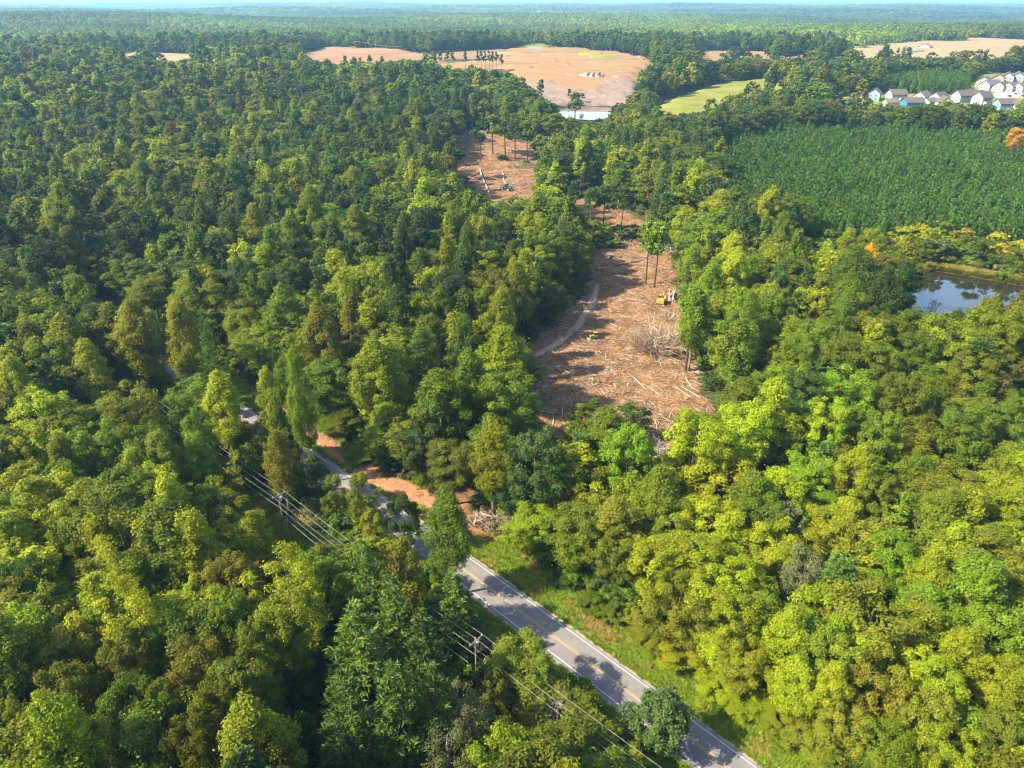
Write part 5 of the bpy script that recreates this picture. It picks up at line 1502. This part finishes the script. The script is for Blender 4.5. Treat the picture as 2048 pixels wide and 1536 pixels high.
# ------------------------------------------------------------------ houses, barn, vehicles far off
def paint(name, c): return plain(name, c, .8, vary=.06, scale=.3)
WALLS = dict(white=paint("white_siding", (.31, .305, .295)), beige=paint("beige_siding", (.27, .22, .165)), pale=paint("pale_blue_siding", (.22, .26, .29)), blue=paint("blue_siding", (.03, .14, .26)), teal=paint("teal_siding", (.16, .28, .32)), tan=paint("tan_siding", (.46, .36, .26)), grey=paint("grey_siding", (.38, .40, .42)))
ROOFS = dict(brown=paint("brown_shingles", (.095, .074, .062)), grey=paint("grey_shingles", (.10, .10, .105)), tan=paint("tan_shingles", (.12, .094, .076)), metal=paint("pale_metal_roof", (.19, .165, .15)))
PANE = plain("house_glass", (.05, .07, .09), .2); TRIM = paint("white_trim", (.34, .34, .335))
def house(px, py, L, W, eave, rise, rz, wall, roof, label, nwin=3, wing=None, name="house", cat="house", door=True):
    g = G(px, py); z0 = g[2] + .9
    o = empty(name, (g[0], g[1], z0), rz)
    tag(o, label, cat, "houses of the estate" if name == "house" else None)
    MB().prism([(-W / 2, -2), (W / 2, -2), (W / 2, eave), (0, eave + rise), (-W / 2, eave)], -L / 2, L / 2).build("wall", WALLS[wall], o)
    b = MB(); ov = .8; s = rise / (W / 2); th = .28
    for sg in (-1, 1):
        y0, z_0 = sg * (W / 2 + ov), eave - ov * s
        b.prism([(y0, z_0 + .04), (0, eave + rise + .04), (0, eave + rise + .04 + th), (y0, z_0 + .04 + th)], -L / 2 - ov, L / 2 + ov)
    rf = b.build("roof", ROOFS[roof], o)
    MB().box((L * .2, W * .2, eave + rise * .75 + .3), (.4, .4, .9)).build("vent", ROOFS['grey'], rf)
    fl = 2 if eave > 4.5 else 1
    for f in range(fl):
        for k in range(nwin):
            x = (k - (nwin - 1) / 2) * L / (nwin + .2)
            if f == 0 and door and k == nwin // 2: continue
            w = MB().box((x, -W / 2 - .04, 1.6 + f * 2.9), (1.35, .10, 1.6)).build("window", TRIM, o)
            MB().box((x, -W / 2 - .07, 1.6 + f * 2.9), (1.05, .10, 1.3)).build("pane", PANE, w)
        for sg in (-1, 1):
            for y in (-W * .2, W * .2):
                w = MB().box((sg * (L / 2 + .04), y, 1.6 + f * 2.9), (.10, 1.3, 1.6)).build("window", TRIM, o)
                MB().box((sg * (L / 2 + .07), y, 1.6 + f * 2.9), (.10, 1.0, 1.3)).build("pane", PANE, w)
    if door: MB().box((0, -W / 2 - .05, 1.1), (1.3, .12, 2.3)).build("door", TRIM, o)
    if wing:
        wl, ww, we, wr, ox = wing
        b = MB(); b.prism([(-W / 2 - ww, -2), (-W / 2 + .5, -2), (-W / 2 + .5, we + .6), (-W / 2 - ww, we)], ox - wl / 2, ox + wl / 2); b.build("wing", WALLS[wall], o)
        b = MB(); b.prism([(-W / 2 - ww - .4, we - .05), (-W / 2 + .1, we + .95), (-W / 2 + .1, we + 1.2), (-W / 2 - ww - .4, we + .2)], ox - wl / 2 - .4, ox + wl / 2 + .4); b.build("wing_roof", ROOFS[roof], o)
R_ = math.radians
HS = [
    (1717, 207, 14, 13, 6.2, 3.6, R_(62), 'beige', 'brown', "beige two-storey house with gable end, first of the front row", 2, None),
    (1746, 202, 12, 11, 6.4, 4.2, R_(58), 'pale', 'brown', "pale blue house with steep gable beside the beige house", 2, None),
    (1790, 203, 15, 11, 6.0, 3.8, R_(6), 'white', 'brown', "white house with broad brown roof behind the blue house", 4, (6, 3, 3, 1, 3)),
    (1780, 213, 11, 9, 3.2, 2.6, R_(4), 'tan', 'tan', "low tan-roofed house at the front tree line", 2, None),
    (1821, 220, 16, 11, 6.2, 3.2, R_(4), 'blue', 'brown', "deep blue house with white gable in the front row", 4, None),
    (1842, 205, 14, 11, 5.0, 4.0, R_(38), 'white', 'tan', "white house under a tan pyramid-like roof past the blue house", 2, None),
    (1856, 212, 12, 9, 3.4, 2.6, R_(30), 'grey', 'grey', "low grey house tucked between the blue and tan-roofed houses", 2, None),
    (1874, 208, 14, 11, 5.4, 4.0, R_(34), 'white', 'brown', "white house with brown roof turned away behind thin trees", 2, None),
    (1884, 219, 13, 10, 6.0, 4.0, R_(80), 'white', 'brown', "white gable-ended house half hidden by front trees", 2, None),
    (1922, 206, 15, 11, 6.2, 4.0, R_(14), 'white', 'brown', "white gabled house beside the paved street's near end", 3, None),
    (1960, 212, 13, 11, 7.0, 4.4, R_(24), 'white', 'brown', "tall white house with two stacked gables beside the street", 2, (6, 3, 3.4, 1, -2)),
    (2006, 222, 15, 11, 5.8, 3.2, R_(2), 'teal', 'brown', "teal house with brown roof in front of the street", 5, None),
    (2040, 223, 15, 11, 4.6, 3.4, R_(-10), 'tan', 'tan', "tan house at the photo's edge next to the teal house", 3, None),
    (1966, 174, 14, 12, 5.0, 4.2, R_(48), 'tan', 'grey', "tan house with grey roof, nearest the small planted pines", 2, None),
    (1978, 181, 16, 12, 4.6, 4.2, R_(20), 'white', 'grey', "white house with large grey hipped-looking roof in the back row", 3, (5, 3, 3, 1, -3)),
    (1993, 170, 14, 11, 6.4, 3.8, R_(58), 'beige', 'brown', "cream gabled house in the rearmost row beside the grey roof", 2, None),
    (2012, 167, 14, 11, 6.4, 3.8, R_(58), 'white', 'brown', "white gabled house in the middle of the rearmost row", 2, None),
    (2032, 166, 14, 11, 6.4, 3.8, R_(58), 'pale', 'grey', "pale blue-white gabled house at the end of the rearmost row", 2, None),
    (2001, 184, 13, 10, 5.2, 3.2, R_(30), 'white', 'brown', "white house with brown roof above the paved street", 2, None),
    (2019, 185, 13, 10, 5.2, 3.2, R_(30), 'white', 'tan', "white house with tan roof above the paved street", 2, None),
    (2039, 186, 13, 10, 5.2, 3.2, R_(30), 'grey', 'tan', "grey house with tan roof above the parked cars", 2, None),
]
for q in HS: house(*q)
def fence(pa, pb, label, hgt=1.9):
    a = G(*pa); b_ = G(*pb); n = 8
    o = empty("fence", (a[0], a[1], a[2] + .9)); tag(o, label, "fence")
    d = np.array(b_) - np.array(a); L = np.hypot(d[0], d[1]); rz = math.atan2(d[1], d[0])
    for k in range(n):
        c = d * (k + .5) / n
        MB().box((c[0], c[1], c[2] + hgt / 2), (L / n - .15, .08, hgt), rz).build("panel", TRIM, o)
    for k in range(n + 1):
        c = d * k / n
        MB().box((c[0], c[1], c[2] + hgt / 2 + .1), (.18, .18, hgt + .25), rz).build("post", TRIM, o)
fence((1676, 206), (1704, 203), "white vinyl fence beside the beige house")
fence((1942, 187), (1968, 185), "white vinyl fence below the grey-roofed houses")
fence((1795, 221), (1806, 225), "white fence in front of the blue house")
def car(px, py, rz, col, label):
    g = G(px, py); o = empty("parked_car", (g[0], g[1], g[2] + 1.25), rz); tag(o, label, "car", "cars parked on the estate street")
    m = plain("car_paint_" + col[0], col[1], .3)
    b = MB(); b.prism([(-.9, .35), (.9, .35), (.92, .8), (.85, .95), (-.85, .95), (-.92, .8)], -2.2, 2.2); b.build("body", m, o)
    b = MB(); b.box((-.2, 0, 1.22), (2.5, 1.6, .6), taper=.78); b.build("cabin", PANE, o)
    for x in (-1.4, 1.4):
        for s in (-1, 1): wheel(o, x, s * .82, .33, .22)
car(2018, 196, .5, ("black", (.02, .02, .025)), "black car parked on the estate street, nearest the teal house")
car(2030, 191, .9, ("navy", (.02, .03, .06)), "navy car parked mid-street between black and silver cars")
car(2035, 190, .9, ("silver", (.5, .5, .52)), "silver car parked beside the navy car")
car(2036, 196, .9, ("white", (.7, .7, .7)), "white car parked in front of the silver car")
# white barn and sheds
house(1849, 103, 24, 18, 7, 4.5, R_(50), 'white', 'metal', "large white barn with pale roof on the dry field", 2, None, "barn", "barn", False)
house(1826, 109, 13, 9, 4, 2, R_(10), 'white', 'metal', "small white shed in front of the large barn", 2, None, "shed", "shed", False)
house(1838, 107.5, 10, 8, 4, 2, R_(20), 'white', 'metal', "white shed between the barn and the smaller shed", 2, None, "shed", "shed", False)
for k_, (px, py, s, w_, lab) in enumerate([(1600, 68, 30, 'white', "far white house peeking out at the near end of the distant village"), (1628, 65, 34, 'white', "far white house with pale gable in the distant village"), (1655, 58, 40, 'white', "long far white building at the village's centre"), (1678, 56, 34, 'beige', "far cream building beyond the long white one"), (1684, 63, 40, 'white', "far white block below the distant village centre"), (1712, 57, 30, 'white', "far white building at the village's far end"), (1458, 36, 40, 'white', "lone far white house high in the blue woods"), (1776, 33, 40, 'white', "tiny white house nearest the horizon right of the village"), (1995, 34, 46, 'tan', "far tan building in the hazy woods near the photo's edge"), (228, 42, 40, 'white', "far pale house in the left blue woods"), (82, 40, 36, 'beige', "far cream gable left of the other distant house")]):
    house(px, py, s, s * .7, s * .3, s * .22, .3 + k_ * .4, w_, 'metal' if k_ % 2 else 'brown', lab, 2, None, "far_house", "house", False)
# box trailer on the graded field
g = G(1071, 106)
o = empty("box_trailer", (g[0], g[1], g[2] + 2.2), R_(-3)); tag(o, "white box trailer parked at the top of the graded field", "trailer")
o.scale = (1.5, 1.5, 1.5)
b = MB().box((0, 0, 3.0), (16, 3, 3.2)).build("body", TRIM, o)
MB().box((8.02, 0, 3.0), (.1, 2.6, 2.8)).build("door", WALLS['grey'], o)
for x in (-6, -4.6, 5, 6.4):
    for s in (-1, 1): wheel(o, x, s * 1.3, .6, .4)

# ------------------------------------------------------------------ air
def haze_box():
    m, n, l = new_mat("haze")
    v = N(n, "ShaderNodeVolumePrincipled")
    v.inputs["Color"].default_value = (0.36, 0.70, 1.0, 1)
    v.inputs["Density"].default_value = 0.000085
    v.inputs["Anisotropy"].default_value = 0.2
    o = N(n, "ShaderNodeOutputMaterial"); l.new(v.outputs[0], o.inputs["Volume"])
    b = MB(); b.box((0, 22000, 55), (60000, 47000, 150))
    ob = b.build("haze", m)
    tag(ob, "thin blue haze over the far woodland", kind="stuff")
haze_box()
